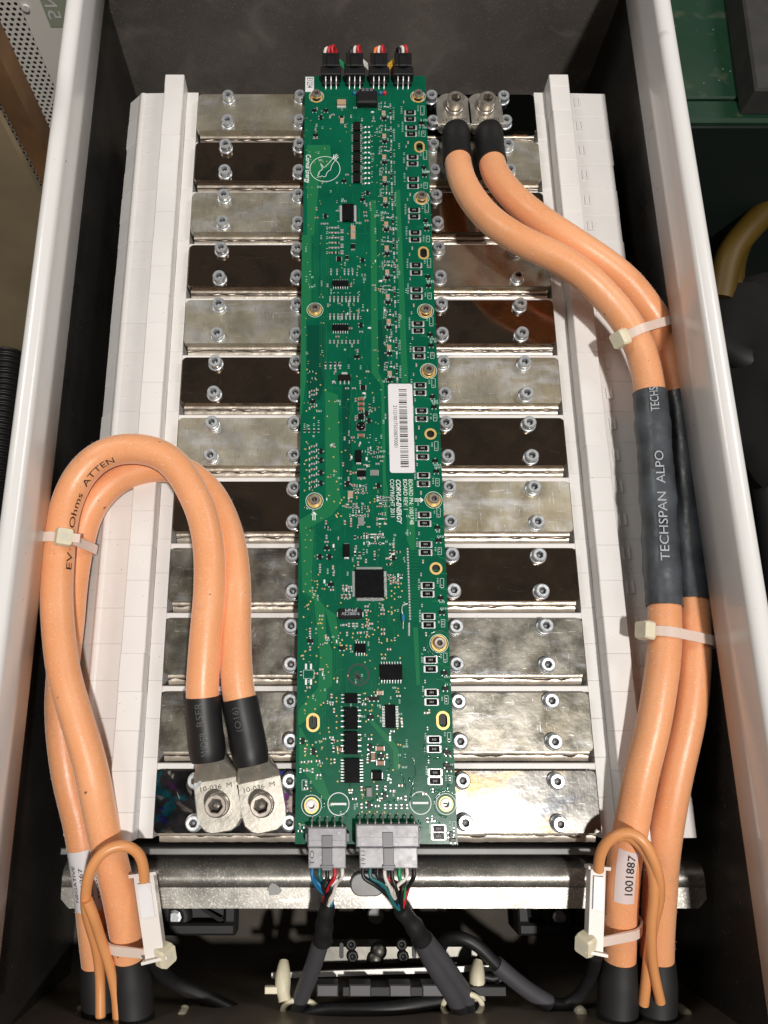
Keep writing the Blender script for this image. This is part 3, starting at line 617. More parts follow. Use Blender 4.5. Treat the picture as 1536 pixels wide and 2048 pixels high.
harness('wide grey plug with many coloured wires splitting into two grey cables', 718, 831, 8, '1911', ['w_blue', 'w_black', 'w_white', 'w_red', 'w_blue', 'w_black', 'w_black', 'w_red', 'w_black', 'w_teal', 'w_black', 'w_white', 'w_black', 'w_green', 'w_white', 'w_black'],
        [(800, 1818, -3), (815, 1835, -6), (832, 1858, -10), (843, 1878, -15)], [([(838, 1868, -13), (855, 1905, -20), (880, 1950, -28), (905, 1990, -36), (925, 2030, -44)], 4.1), ([(850, 1878, -16), (880, 1915, -24), (908, 1955, -32), (930, 1990, -40), (940, 2030, -46)], 3.8)], (40, -60, -20))
# ==================================================================== FITTINGS IN FRONT OF THE MODULE
# galvanised cross bar: flat top, bent lower lip, clipped lower corners at both ends
br = thing('cross_bar', (24, -66, -34), 'galvanised steel cross bar bridging the box in front of the battery', 'bracket')
bz = -28.0; ya = P(750, 1722, bz)[1]; yb = P(750, 1818, bz)[1]; xl = P(122, 1780, bz)[0]; xr = P(1412, 1775, bz)[0]; ym = ya + (yb - ya) * .56
m = MB(); prof = [(ya + 1.0, bz - 12), (ya + .2, bz - 7), (ya - 1.4, bz - 3.4), (ya - 3.6, bz - 1.2), (ya - 6.4, bz - .2), (ym + .1, bz), (ym + .1, bz - 2), (ya - 6.4, bz - 2.2), (ya - 1.8, bz - 12)]
m.loft([[(x, y, z) for y, z in prof] for x in (xl, xr)][::-1], 0, True)
def lip(y0, y1, z0, z1):
    m.add([(xl, y0, z0), (xr, y0, z0), (xr, y0 + (y1 - y0) * .55, z0 + (z1 - z0) * .55), (xr - 4, y1, z1), (xl + 4, y1, z1), (xl, y0 + (y1 - y0) * .55, z0 + (z1 - z0) * .55)], [[0, 5, 4, 3, 2, 1]], 0)
    m.add([(xl, y0, z0 - 2), (xr, y0, z0 - 2), (xr, y0 + (y1 - y0) * .55, z0 - 2 + (z1 - z0) * .55), (xr - 4, y1, z1 - 2), (xl + 4, y1, z1 - 2), (xl, y0 + (y1 - y0) * .55, z0 - 2 + (z1 - z0) * .55)], [[0, 1, 2, 3, 4, 5]], 0)
    m.add([(xl + 4, y1, z1 - 2), (xr - 4, y1, z1 - 2), (xr - 4, y1, z1), (xl + 4, y1, z1)], [[0, 1, 2, 3]], 0)
lip(ym, yb, bz - .35, bz - 1.2); m.build('bar', 'galv', br)
m = MB(); x, y, _ = P(735, 1768, bz); m.prism(rrect(x - 8, x + 8, y - 5, y + 5, 4.8, 6), bz + .05, bz + 2.2, 0, .5); m.build('spacer', 'tray', br)
for px, py in ((548, 1780),):
    m = MB(); x, y, _ = P(px, py, bz); n = 14; rr = random.Random(px)
    m.add([(x + 3.2 * rr.uniform(.8, 1.2) * math.cos(2 * math.pi * i / n), y + 2.6 * rr.uniform(.7, 1.2) * math.sin(2 * math.pi * i / n), bz + .06) for i in range(n)], [list(range(n))]); m.build('mark', 'tray' if px == 548 else 'alu', br)
# slanted struts under the tray lip
for lab, pts in (('slanted steel strut behind the cross bar beside the right power cables', [(955, 1702, -45), (1010, 1722, -60), (1050, 1728, -70)]), ('slanted steel strut behind the cross bar near the bolted left lugs', [(470, 1718, -48), (420, 1742, -60), (380, 1755, -72)])):
    a, b_ = Vector(P(*pts[0])), Vector(P(*pts[2])); m = MB(); d = (b_ - a).normalized(); w = Vector((-d.y, d.x, 0)) * 4
    m.loft([[a - w, a + w, a + w + Vector((0, 0, 2)), a - w + Vector((0, 0, 2))], [b_ - w, b_ + w, b_ + w + Vector((0, 0, 2)), b_ - w + Vector((0, 0, 2))]], 0, False); tag(m.build('strut', 'steel'), lab, 'strut')
# box floor fittings: bolt, two black recessed handles, floor seam
fz = ZFL
m = MB(); x, y, _ = P(752, 1831, fz + 6); m.lathe([(4.6, -6), (4.6, 0), (4.1, .4), (3.9, .1), (.1, .1)], (x, y, fz + 6.0), 24, 0, False); tag(m.build('bolt', 'tray'), 'round steel bolt head on the box floor between the two grey cables', 'bolt')
def foot(label, px0, px1, bx):
    t = thing('vibration_mount', P((px0 + px1) / 2, 1860, fz), label, 'mount', 'black rubber feet on the box floor'); z1 = fz + 16
    a, b_ = P(px0, 1828, z1), P(px1, 1872, z1); m = MB()
    x0, x1, y0, y1 = a[0], b_[0], b_[1], a[1] + 8
    m.box(x0, x1, y0, y0 + 6, fz, z1, 0, 1.2); m.box(x0, x0 + 6, y0 + 6, y1, fz, z1, 0, 1); m.box(x1 - 6, x1, y0 + 6, y1, fz, z1, 0, 1); m.box(x0 + 6, x1 - 6, y0 + 6, y1, fz, z1 - 8); m.build('body', 'rubber', t)
    m = MB(); m.add([(x0 + 10, y1 - 1, z1 - 7), (x0 + 13, y1 - 1, z1 - 7), (x1 - 6, y0 + 7, z1 - 3), (x1 - 9, y0 + 6, z1 - 3)], [[0, 3, 2, 1]]); m.build('brace', 'mattblack', t)
    m = MB(); x, y, _ = P(bx, 1836, z1 - 2); m.lathe([(9, -12), (9, -2), (6.5, 0), (4, 0), (4, -4)], (x, y, z1 - 2), 24, 0, True, False, False); m.lathe([(3.8, -6), (3.8, -1), (2.5, -.6), (.1, -.6)], (x, y, z1 - 2), 8, 1, False); m.build('bush', ['rubber', 'zinc'], t)
foot('black rubber foot behind the cross bar beside the left splice holder', 318, 470, 348); foot('black rubber foot behind the cross bar beside the right splice holder', 1036, 1180, 1120)
# front wall: terminal strip with screws on an aluminium ledge
ts = thing('terminal_strip', P(780, 1910, -66), 'mirror bright terminal strip with black screws on an aluminium ledge', 'terminal strip')
tz = -62.0; a = P(640, 1928, tz); b_ = P(955, 1892, tz); tx0, tx1, ty0, ty1 = a[0], b_[0], a[1], b_[1]
MB().box(tx0, tx1, ty0, ty1, tz - 14, tz, 0, .4).build('contact_plate', 'chrome', ts)
for px in (702, 803, 880):
    for py in (1888, 1912):
        x, y, _ = P(px + (3 if py > 1900 else 0), py, tz); m = MB(); m.lathe([(2.9, .02), (2.9, 1.2), (2.2, 1.9), (1.2, 1.9), (1.1, .8), (.05, .8)], (x, y, tz), 12); m.build('screw', 'mattblack', ts)
for px in (683, 828):
    x, y, _ = P(px, 1900, tz); m = MB(); m.prism(rrect(x - 1, x + 1, y - 3.6, y + 3.6, .95), tz + .02, tz + .8, 0, .2); m.build('clip', 'mattblack', ts)
for px, py in ((757, 1902), (750, 1918)):
    x, y, _ = P(px, py, tz); m = MB(); m.lathe([(4.2, .02), (3.8, 1.2), (2.2, 2.1), (.05, 2.3)], (x, y, tz), 18); m.build('rivet', 'chrome', ts)
m = MB(); A, Bq = Vector(P(543, 1946, -52)), Vector(P(1008, 1930, -52)); m.add([A, Bq, Bq + Vector((0, -2.4, 0)), A + Vector((0, -2.4, 0))] + [v + Vector((0, 0, -2)) for v in (A, Bq, Bq + Vector((0, -2.4, 0)), A + Vector((0, -2.4, 0)))], [[0, 3, 2, 1], [4, 5, 6, 7], [0, 1, 5, 4], [2, 3, 7, 6], [1, 2, 6, 5], [3, 0, 4, 7]]); m.build('ledge', 'alu', ts)
m = MB(); A2 = A + Vector((34, -2.6, -.5)); B2 = Bq + Vector((-2, -2.6, -.5)); m.box(A2.x, B2.x, A2.y - 4, A2.y, -53, -18 - 22, 0, .3); m.build('block', 'rubber', ts)
for px in (655, 720, 800, 865):
    x, y, _ = P(px, 1985, -42); m = MB(); m.box(x - 5, x + 5, y - 1, y + 4, -48, -39, 0, .5); m.build('terminal_lug', 'jacket_grey', ts)
# nylon clips at both ends of the ledge
for lab, px in (('pale nylon push clip on the aluminium ledge beside the single grey cable', 566), ('pale nylon push clip on the aluminium ledge beside the doubled grey cable', 954)):
    t = thing('nylon_clip', P(px, 1960, -46), lab, 'clip', 'nylon clips on the aluminium ledge'); q = [P(px + 2, 1922, -48), P(px + 1, 1938, -46), P(px, 1975, -44), P(px + 4, 2003, -42)]
    MB().tube(smooth_path(q, 16), 4, 10, rf=lambda u: 2.2 + 1.6 * math.sin(min(1, u * 1.2) * 2.6)).build('stem', 'nylon', t)
    x, y, z = P(px - 2, 1980, -43); m = MB(); sg = -1 if px < 700 else 1; m.box(min(x, x + sg * 8), max(x, x + sg * 8), y - 1.5, y + 1.5, z - 2, z + 1, 0, .3); m.build('wing', 'nylon', t)
    if px > 700:
        m = MB(); m.tube([P(965, 1952, -46), P(985, 1957, -46), P(1000, 1950, -46), P(1000, 1965, -47), P(982, 1972, -47)], 2.2, 8); m.build('tie_tail', 'mattblack', t)
# ties wrapped round the grey cables
def loop_tie(label, px, py, rx, ry, z):
    c = Vector(P(px, py, z)); m = MB(); pts = [c + Vector((rx * math.cos(a), ry * math.sin(a), 3 * math.sin(a))) for a in [2 * math.pi * k / 30 for k in range(31)]]
    m.tube(pts, 1.3, 8, caps=False); tag(m.build('cable_tie', 'nylon'), label, 'cable tie')
loop_tie('small nylon loop around the single grey cable at the front wall', 600, 2020, 8, 5, -44); loop_tie('small nylon loop around the doubled grey cables at the front wall', 925, 2012, 9, 6, -40)
# dark cables along the front wall
wire('black_cable', 'thin black cable arching from the terminal strip to the right splice holder', [(880, 1905, -50), (884, 1888, -44), (900, 1876, -38), (925, 1876, -35), (955, 1892, -35), (998, 1934, -37), (1045, 1972, -40), (1095, 2004, -44), (1130, 2010, -45), (1160, 1990, -42), (1182, 1950, -34), (1192, 1912, -22)], 2.9, 'sleeve_black', 'cable', 80)
m = MB(); m.tube(relax(smooth_path(z_path([(992, 1928, -36.5), (1020, 1952, -38.5), (1060, 1983, -41.5), (1098, 2006, -44)]), 24), 1), 3.9, 16); o = m.build('shrink_tube', 'jacket_grey'); tag(o, 'dark grey shrink tube over the middle of the thin black cable', 'sleeve')
wire('black_cable', 'black cable dropping from the left splice holder along the front wall', [(308, 1915, -22), (322, 1945, -34), (350, 1968, -42), (400, 1988, -48), (450, 2012, -52), (490, 2035, -54), (510, 2060, -55)], 3.2, 'sleeve_black', 'cable', 40)
wire('black_cable', 'black cable looping between the two grey cables below the terminal strip', [(585, 2040, -46), (640, 2022, -40), (720, 2020, -38), (800, 2014, -38), (880, 2000, -42)], 3.0, 'sleeve_black', 'cable', 40)
wire('black_cable', 'second black cable hugging the first below the left splice holder', [(318, 1922, -30), (340, 1958, -42), (380, 1985, -50), (430, 2010, -55), (470, 2040, -58)], 2.6, 'mattblack', 'cable', 40)
for lab, px, py in (('pale plastic stud on the front wall below the first black cable', 366, 2030), ('pale plastic stud on the front wall beside the thin black cable', 1158, 2020), ('pale plastic stud on the front wall beside the last boot', 1366, 2024), ('pale plastic stud on the front wall between the left boots', 156, 2034)):
    x, y, z = P(px, py, -44); m = MB(); m.lathe([(2.6, -3), (2.6, 4), (2.2, 4.8), (.05, 4.9)], (x, y, z), 12); 
    m.tube([(x, y, z - 2), (x, YF + .2, z - 4)], 2.0, 10); tag(m.build('plastic_stud', 'nylon'), lab, 'stud', 'plastic studs on the front wall')
# ==================================================================== SURROUNDINGS
GZ = -620.0
tag(MB().box(-2500, 2500, -1200, 2500, GZ - 20, GZ).build('floor', 'floor'), kind='structure')
cab = thing('ventilated_cabinet', (-300, 470, GZ), 'grey cabinet with a perforated ventilation panel beside the box', 'cabinet')
YC = 452.0
MB().box(-700, -150, YC + 8, YC + 300, GZ, 160).build('carcass', 'tray', cab)
xp = P(40, 0, 0)[0] + 0; k0 = (YC / P(40, 0, 0)[1])
def onY(px, py, Y):     # point of a pixel's ray on the vertical plane y = Y
    a = P(px, py, 0); k = Y / a[1]; return (a[0] * k, Y, CAMH - CAMH * k)
ex = (onY(40, 0, YC)[0] + onY(95, 155, YC)[0]) / 2
MB().box(-700, ex, YC, YC + 1.5, GZ, 160).build('vent_panel', 'perforated', cab)
mat('cabgrey', (.84, .82, .78), .45, var=.06, vs=20)
MB().box(ex + .3, -150, YC + .1, YC + 1.6, GZ, 160).build('door_panel', 'cabgrey', cab)
q = onY(52, 15, YC); m = MB(); m.tube([(q[0], YC + 1, q[2]), (q[0], YC - 1.2, q[2])], 2.3, 12); m.build('rivet', 'label', cab)
q = onY(104, 20, YC); m = MB(); m.box(q[0] - 5, q[0] + 40, YC - .3, YC, q[2] - 12, q[2] + 60); m.build('sticker', 'sticker_green', cab)
vs, fs = text_tris('5NI', 13); q = onY(101, 40, YC); m = MB(); m.add([(q[0] + v[1] * .9, YC - .45, q[2] + v[0] * 1.3) for v in vs], fs); m.build('sticker_print', 'label', cab)
# wooden post and cardboard sheet, both upright, nearer than the cabinet
Yw = 330.0; a = onY(0, 115, Yw); b_ = onY(80, 280, Yw); c_ = onY(0, 215, Yw); d_ = onY(72, 335, Yw)
xr_ = (a[0] + b_[0]) / 2; xl_ = (c_[0] + d_[0]) / 2
tag(MB().box(xl_, xr_, Yw, Yw + 18, GZ, 230, 0, .5).build('wooden_post', 'wood'), 'brown wooden post standing between the cabinet and the cardboard', 'post')
Yk = 300.0; tag(MB().box(-900, xl_ + 12, Yk, Yk + 5, GZ, 60).build('cardboard_sheet', 'cardboard'), 'upright tan cardboard sheet left of the box', 'cardboard')
sd = thing('grey_crate', (-420, 150, GZ), 'dull grey crate on the floor left of the box', 'crate'); MB().box(-600, P(30, 540, -260)[0] - 18, P(10, 800, -260)[1], P(0, 525, -260)[1], GZ, -260, 0, 5).build('body', 'tray', sd); MB().box(-590, P(10, 560, -250)[0] - 20, P(10, 760, -250)[1], P(0, 560, -250)[1], -259.9, -250, 0, 5).build('lid', 'cloth', sd)
# corrugated hose: ringed tube
hp = relax(smooth_path(z_path([(58, 545, -220), (36, 590, -210), (18, 680, -200), (8, 800, -200), (-14, 980, -200), (-60, 1200, -200)]), 90), 2)
m = MB(); m.tube(hp, 17, 18, rf=lambda q: 16 + 1.7 * math.sin(q * 330)); 
hp2 = cut(hp, 0, arclen(hp)[-1]); m = MB(); nn = 420; hp3 = [cut(hp, arclen(hp)[-1] * k / nn * .999, arclen(hp)[-1] * k / nn * .999 + .5)[0] for k in range(nn)]; m.tube(hp3, 17, 16, rf=lambda q: 15.5 + 1.6 * math.sin(q * 2 * math.pi * 62)); tag(m.build('corrugated_hose', 'mattblack'), 'black corrugated hose lying along the outside of the white rim', 'hose')
# green painted step on the right with a drop in front, rubber block on it
gz = -170.0; yf = P(1500, 240, gz)[1]; ys = P(1500, 196, gz)[1]
gs = thing('green_step', (420, yf + 150, GZ), 'green painted steel step with scuffed top behind the right rim', 'step')
MB().box(195, 1200, ys + .6, 1400, GZ, gz, 0, 1.5).build('tread', 'deckgreen', gs); MB().box(195, 1200, yf, ys - .6, GZ, gz - .6, 0, 2.5).build('nosing', 'deckgreen', gs)
MB().box(195, 1200, yf - 3, yf - .2, GZ, gz - 6).build('riser', 'deckdark', gs)
a = P(1492, 5, gz + 26); b_ = P(1512, 178, gz + 26); m = MB(); m.prism([(a[0], a[1] + 40), (b_[0], b_[1]), (b_[0] + 140, b_[1] - 4), (a[0] + 170, a[1] + 40)][::1], gz + .2, gz + 26, 0, 2); tag(m.build('rubber_block', 'rubbergrey'), 'dark grey rubber block lying on the green step', 'block')
def pipe(name, label, pts, r, mt, cat): tag(MB().tube(relax(smooth_path(z_path(pts), 50), 3), r, 20).build(name, mt), label, cat, None)
pipe('yellow_hose', 'thick yellow hose curving down outside the right rim', [(1600, 300, -330), (1540, 372, -330), (1490, 450, -330), (1458, 540, -330), (1470, 620, -330), (1520, 690, -340)], 15, 'yellow', 'hose')
pipe('yellow_hose', 'yellow hose lying above the thick one beside the right rim', [(1620, 370, -280), (1550, 410, -280), (1500, 455, -285), (1460, 510, -290), (1440, 600, -300)], 13, 'yellow', 'hose')
# rumpled dark cloth bag below the hoses
m = MB(); rings = []; c0 = Vector(P(1530, 760, -330))
for k in range(13):
    ph = math.pi * k / 12; r = []
    for i in range(26):
        th = 2 * math.pi * i / 26; d = Vector((math.sin(ph) * math.cos(th), math.sin(ph) * math.sin(th), math.cos(ph))); w = 1 + .35 * noise.noise(d * 2.3) + .16 * noise.noise(d * 6); r.append(tuple(c0 + Vector((d.x * 75 * w, d.y * 115 * w, d.z * 60 * w))))
    rings.append(r)
m.loft(rings, 0, True); tag(m.build('cloth_bag', 'cloth'), 'crumpled dark cloth bag lying below the yellow hoses', 'bag')
pipe('black_hose', 'black hose running beside the right rim below the cloth bag', [(1440, 690, -300), (1490, 720, -290), (1560, 730, -290)], 12, 'rubber', 'hose')
pipe('black_hose', 'long black hose lying on the floor parallel to the right rim', [(1500, 850, -330), (1530, 950, -330), (1560, 1150, -330), (1600, 1400, -330)], 16, 'rubber', 'hose')
# ==================================================================== CIRCUIT BOARD (top face at z = 0)
pcb = thing('circuit_board', (19, 167, -1.6), 'long green circuit board packed with components lying across the bus plates', 'circuit board')
BX0, BX1, BY0, BY1 = -16.7, 54.8, -44.0, 378.6
HOLES = []   # (x, y, radius, half slot, kind)
for px, py, r, sl, kd in ((633, 193, 2.6, .9, 's'), (836, 193, 2.6, .9, 's'), (839, 294, 1.9, 1.0, 'h'), (843, 396, 2.6, .6, 's'), (847, 506, 1.9, 1.1, 'h'), (630, 620, 2.6, 0, 's'), (851, 622, 2.6, .5, 's'),
                          (857, 742, 2.6, .4, 's'), (861, 868, 2.0, 0, 'h'), (629, 1002, 2.6, 0, 's'), (867, 1000, 2.6, 0, 's'), (872, 1137, 2.0, 0, 'h'), (878, 1287, 2.6, .3, 's'),
                          (626, 1445, 2.0, 1.1, 'h'), (886, 1441, 2.0, 1.1, 'h'), (623, 1611, 2.2, .2, 'b'), (892, 1608, 2.2, 0, 'b')):
    HOLES.append((*B(px, py), r, sl, kd))
def board_mesh():
    cu = bpy.data.curves.new('b', 'CURVE'); cu.dimensions = '2D'; cu.fill_mode = 'BOTH'; cu.extrude = .78
    def sp(pts):
        s = cu.splines.new('POLY'); s.points.add(len(pts) - 1); s.use_cyclic_u = True
        for q, (x, y) in zip(s.points, pts): q.co = (x, y, 0, 1)
    sp([(BX0, BY0), (BX1, BY0), (BX1, BY1), (BX0, BY1)])
    for x, y, r, sl, kd in HOLES: sp([(x + r * math.cos(a), y + r * math.sin(a) + (sl if math.sin(a) >= 0 else -sl)) for a in [2 * math.pi * (i + .5) / 20 for i in range(20)]])
    o = bpy.data.objects.new('b', cu); C.objects.link(o); dg = bpy.context.evaluated_depsgraph_get(); me = bpy.data.meshes.new_from_object(o.evaluated_get(dg))
    m = MB()
    for p in me.polygons: m.add([(me.vertices[i].co.x, me.vertices[i].co.y, me.vertices[i].co.z - .78) for i in p.vertices], [list(range(len(p.vertices)))], 0 if abs(p.normal.z) > .5 else 1)
    bpy.data.objects.remove(o); bpy.data.curves.remove(cu); return m
board_mesh().build('board', ['pcb', 'pcb_edge'], pcb)
# ---- copper pours and tracks under the mask (thin raised sheets)
tr = MB()
def strip(m, pts, w, z, mi=0):
    """flat ribbon along a pixel polyline, width in mm"""
    q = [Vector(B(*p)) for p in pts]; L = []; R = []
    for i, p in enumerate(q):
        d = (q[min(i + 1, len(q) - 1)] - q[max(0, i - 1)]).normalized(); n = Vector((-d.y, d.x)) * w / 2
        if 0 < i < len(q) - 1:
            d0 = (q[i] - q[i - 1]).normalized(); d1 = (q[i + 1] - q[i]).normalized(); n = n / max(.5, math.sqrt((1 + d0.dot(d1)) / 2))
        L.append(p + n); R.append(p - n)
    vs = [(p.x, p.y, z) for p in L] + [(p.x, p.y, z) for p in R]; k = len(q)
    m.add(vs, [[i + 1, i, k + i, k + i + 1] for i in range(k - 1)], mi)
def poly(m, pts, z, mi=0): m.add([(*B(*p), z) for p in pts], [list(range(len(pts)))[::-1]], mi)
pours = [[(604, 470), (622, 470), (622, 600), (612, 640), (612, 760), (603, 830), (600, 830)],
         [(741, 400), (752, 400), (757, 745), (768, 765), (772, 960), (776, 980), (774, 1040), (768, 1040), (766, 985), (762, 770), (743, 745)],
         [(791, 380), (800, 380), (816, 765), (803, 765)], [(812, 960), (828, 960), (831, 1100), (822, 1100), (814, 1080)],
         [(648, 780), (676, 790), (680, 985), (684, 1005), (664, 1030), (600, 1066), (599, 1040), (640, 1015), (652, 1000), (650, 790)],
         [(601, 1060), (628, 1060), (622, 1180), (650, 1215), (652, 1270), (664, 1300), (665, 1370), (640, 1388), (625, 1388), (636, 1375), (640, 1310), (628, 1200), (605, 1180)],
         [(624, 1388), (655, 1380), (652, 1400), (630, 1425), (600, 1450), (596, 1450), (597, 1420)], [(602, 1455), (625, 1500), (662, 1600), (648, 1600), (598, 1530), (598, 1455)],
         [(826, 1255), (836, 1255), (840, 1370), (833, 1370)], [(736, 1440), (745, 1440), (790, 1485), (798, 1505), (798, 1540), (788, 1540), (786, 1500)],
         [(614, 290), (660, 290), (664, 330), (640, 345), (628, 470), (614, 470)], [(650, 1215), (672, 1230), (680, 1290), (668, 1290)]]
for i, p in enumerate(pours): poly(tr, p, .012 + i * .0006, 0)
dark = [[(615, 650), (650, 650), (650, 760), (640, 800), (615, 800)], [(684, 770), (700, 770), (705, 980), (686, 980)], [(752, 640), (772, 640), (776, 740), (760, 740)]]
for p in dark: poly(tr, p, .010, 1)
R_ = random.Random(11)
def bus(pts, n, gap, w=.18, z=.02):
    for k in range(n): strip(tr, [(x + k * gap, y) for x, y in pts], w, z)
bus([(617, 430), (617, 600), (609, 640)], 7, 3.1); bus([(644, 460), (644, 560), (640, 610), (640, 720), (655, 790)], 5, 3.2); bus([(647, 790), (652, 1000), (640, 1040)], 6, 4.6)
bus([(606, 1050), (604, 1180), (624, 1215), (624, 1290)], 9, 3.2); bus([(660, 1300), (660, 1370), (640, 1395), (634, 1420)], 6, 4.4); bus([(756, 420), (763, 640), (772, 700)], 3, 3.4)
bus([(612, 240), (612, 330), (606, 360)], 3, 4); bus([(650, 1395), (652, 1530), (672, 1550)], 4, -5); bus([(686, 1000), (684, 1030), (660, 1060)], 5, 4.2)
for k in range(22):     # fan-out towards the pin row
    y = 1098 + k * 6.4; strip(tr, [(820, y), (838, y + .5)], .22, .02); strip(tr, [(814, y), (800 - R_.random() * 6, y + 10), (776, y + 12 + R_.random() * 8)], .16, .02)
for k in range(46):     # zig-zag feed tracks beside the power resistors
    y = 240 + k * 31.2; x = 846 + (y - 240) * .0423
    if y < 1640: strip(tr, [(x - 22, y - 5), (x - 8, y - 4), (x - 2, y + 2), (x + 10, y + 3)], .5, .02)
for k in range(170):    # short tracks between pads
    x = R_.uniform(612, 800); y = R_.uniform(180, 1620); L1 = R_.uniform(6, 36); L2 = R_.uniform(4, 14); sg = R_.choice((-1, 1))
    q = [(x, y), (x, y + L1), (x + sg * L2, y + L1 + L2), (x + sg * L2, y + L1 + L2 + R_.uniform(4, 40))] if R_.random() < .7 else [(x, y), (x + sg * L1, y), (x + sg * (L1 + L2), y + L2)]
    if all(600 < a < 840 and 160 < b < 1660 for a, b in q): strip(tr, q, .17, .022)
for k in range(12): strip(tr, [(700 - k * 0, 1560), (700, 1600)], .2, .02)
tag(tr.build('copper_tracks', ['trace', 'trace_dark'], pcb), kind='stuff')
# ---- silkscreen
sk = MB()
def ringpx(m, px, py, r, w=.35, mi=0, z=.03, n=40):
    x, y = B(px, py); m.add([(x + q * math.cos(2 * math.pi * i / n), y + q * math.sin(2 * math.pi * i / n), z) for q in (r - w / 2, r + w / 2) for i in range(n)], [[i, (i + 1) % n, n + (i + 1) % n, n + i][::-1] for i in range(n)], mi)
for (x, y, r, sl, kd) in HOLES:
    if kd in 'sb':
        n = 40; rr = 4.3 if kd == 's' else 4.4
        sk.add([(x + q * math.cos(2 * math.pi * i / n), y + q * math.sin(2 * math.pi * i / n), .03) for q in (rr - .12, rr + .12) for i in range(n)], [[i, (i + 1) % n, n + (i + 1) % n, n + i][::-1] for i in range(n)], 0)
ringpx(sk, 650, 338, 8.6, .3); ringpx(sk, 677, 1608, 4.7, .35); ringpx(sk, 841, 1606, 4.7, .35)
for px, py in ((677, 1608), (841, 1606)):
    x, y = B(px, py); sk.add([(x - 3.5, y - .45, .035), (x + 3.5, y - .45, .035), (x + 3.5, y + .45, .035), (x - 3.5, y + .45, .035)], [[0, 1, 2, 3]], 0)
# bird in the round emblem, as an outline
bird = [(638, 347), (634, 351), (637, 354), (643, 352), (648, 354), (651, 352), (652, 347), (656, 342), (660, 340), (662, 332), (666, 325), (672, 318), (668, 316), (662, 320), (656, 327), (650, 333), (646, 335), (643, 330), (640, 325), (642, 332), (644, 338), (638, 343), (636, 347)]
bird = [(x + 1, y) for x, y in bird]
strip(sk, bird + [bird[0]], .28, .032)
for a, b in (((668, 316), (673, 308)), ((670, 316), (676, 310)), ((666, 318), (668, 309)), ((672, 318), (677, 314))): strip(sk, [a, b], .4, .034)
text_flat(sk, 'Corvus Energy', *B(612, 309)[:2], .03, 4.0, -math.pi / 2, length=B(612, 309)[1] - B(612, 366)[1], bold=.05)
def vtext(t, px, py0, py1, size, **k):
    x, y0 = B(px, py0); text_flat(sk, t, x, y0, .03, size, -math.pi / 2, length=y0 - B(px, py1)[1], **k)
vtext('BOARD PN: 1001748', 817, 958, 1049, 2.9); vtext('BOARD REV: 1', 806, 958, 1019, 2.9)
vtext('CORVUS-ENERGY', 792, 958, 1048, 3.3, bold=.06, shear=.3); vtext('COPYRIGHT 2011', 780, 958, 1034, 2.9)
def arrow(px, py, ang):
    x, y = B(px, py); c, s = math.cos(ang), math.sin(ang)
    for poly_ in ([(-2.2, -.75), (.8, -.75), (.8, -.3), (-2.2, -.3)], [(-2.2, .3), (.8, .3), (.8, .75), (-2.2, .75)], [(.7, -1.5), (2.3, 0), (.7, 1.5)]):
        sk.add([(x + a * c - b * s, y + a * s + b * c, .03) for a, b in poly_], [list(range(len(poly_)))], 0)
arrow(628, 1032, math.pi / 2); arrow(838, 1000, 0)
def frame(px0, py0, px1, py1, w=.22, mi=1):
    strip(sk, [(px0, py0), (px1, py0)], w, .03, mi); strip(sk, [(px1, py0), (px1, py1)], w, .03, mi); strip(sk, [(px1, py1), (px0, py1)], w, .03, mi); strip(sk, [(px0, py1), (px0, py0)], w, .03, mi)
def ticks(px, py, n, vertical=True, mi=1):
    """unreadably small designators: short strokes"""
    for k in range(n):
        x, y = (px, py + k * 3.2) if vertical else (px + k * 3.0, py)
        if R_.random() < .85: strip(sk, [(x - 1.6, y), (x + 1.6, y + R_.uniform(-.8, .8))] if vertical else [(x, y - 2), (x + R_.uniform(-.8, .8), y + 2)], .3, .03, mi)
# ---- components
small = MB()   # 0 chip black, 1 solder, 2 tan, 3 brown, 4 grey, 5 white
SM = ['chip_matte', 'solder', 'tan', 'brown', 'greychip', 'silk', 'gold', 'socket_dark']
def chip(px, py, w, l, h, mi, vert=True, rot=0, pads=True):
    """small two-terminal part: w x l mm, terminals on the ends of its long side"""
    x, y = B(px, py)
    if not vert: w, l = l, w
    small.cbox(x, y, w, l, .03, h, mi, .06, rot)
    if not pads: return
    t = .28
    for s_ in (-1, 1):
        if vert: small.cbox(x, y + s_ * (l / 2 + t * .45), w * 1.12, t * 2.1, .025, h * .75, 1, .12, 0)
        else: small.cbox(x + s_ * (w / 2 + t * .45), y, t * 2.1, l * 1.12, .025, h * .75, 1, .12, 0)
def c0402(px, py, mi=4, vert=True): chip(px, py, .62, .75, .4, mi, vert)
def c0603(px, py, mi=0, vert=True): chip(px, py, .9, 1.15, .55, mi, vert)
def c0805(px, py, mi=2, vert=True): chip(px, py, 1.35, 1.5, .85, mi, vert)
def via(px, py, r=.42):
    x, y = B(px, py); small.lathe([(r, .02), (r * .9, .1), (r * .45, .12), (r * .3, .03)], (x, y, 0), 9, 6, True, False, False); small.lathe([(r * .38, .1)] * 1 + [(r * .01, .101)], (x, y, 0), 6, 7, False, False, False)
def blob(px, py, r=.5, mi=1):
    x, y = B(px, py); small.lathe([(r, .02), (r * .85, .2), (r * .5, .36), (r * .1, .42)], (x, y, 0), 8, mi)
def part(name, build, mats, px, py, rot=0, src={}, key=None):
    """component with its own object; alike ones share one mesh"""
    x, y = B(px, py)
    if key and key in src: o = inst(src[key], name, (x, y, 0), pcb, rot)
    else:
        m = MB(); build(m); o = m.build(name, mats); o.parent = pcb; o.location = (Vector((x, y, 0)) - OFF[pcb.name]) / 1000; o.rotation_euler = (0, 0, rot)
        if key: src[key] = o
    return o
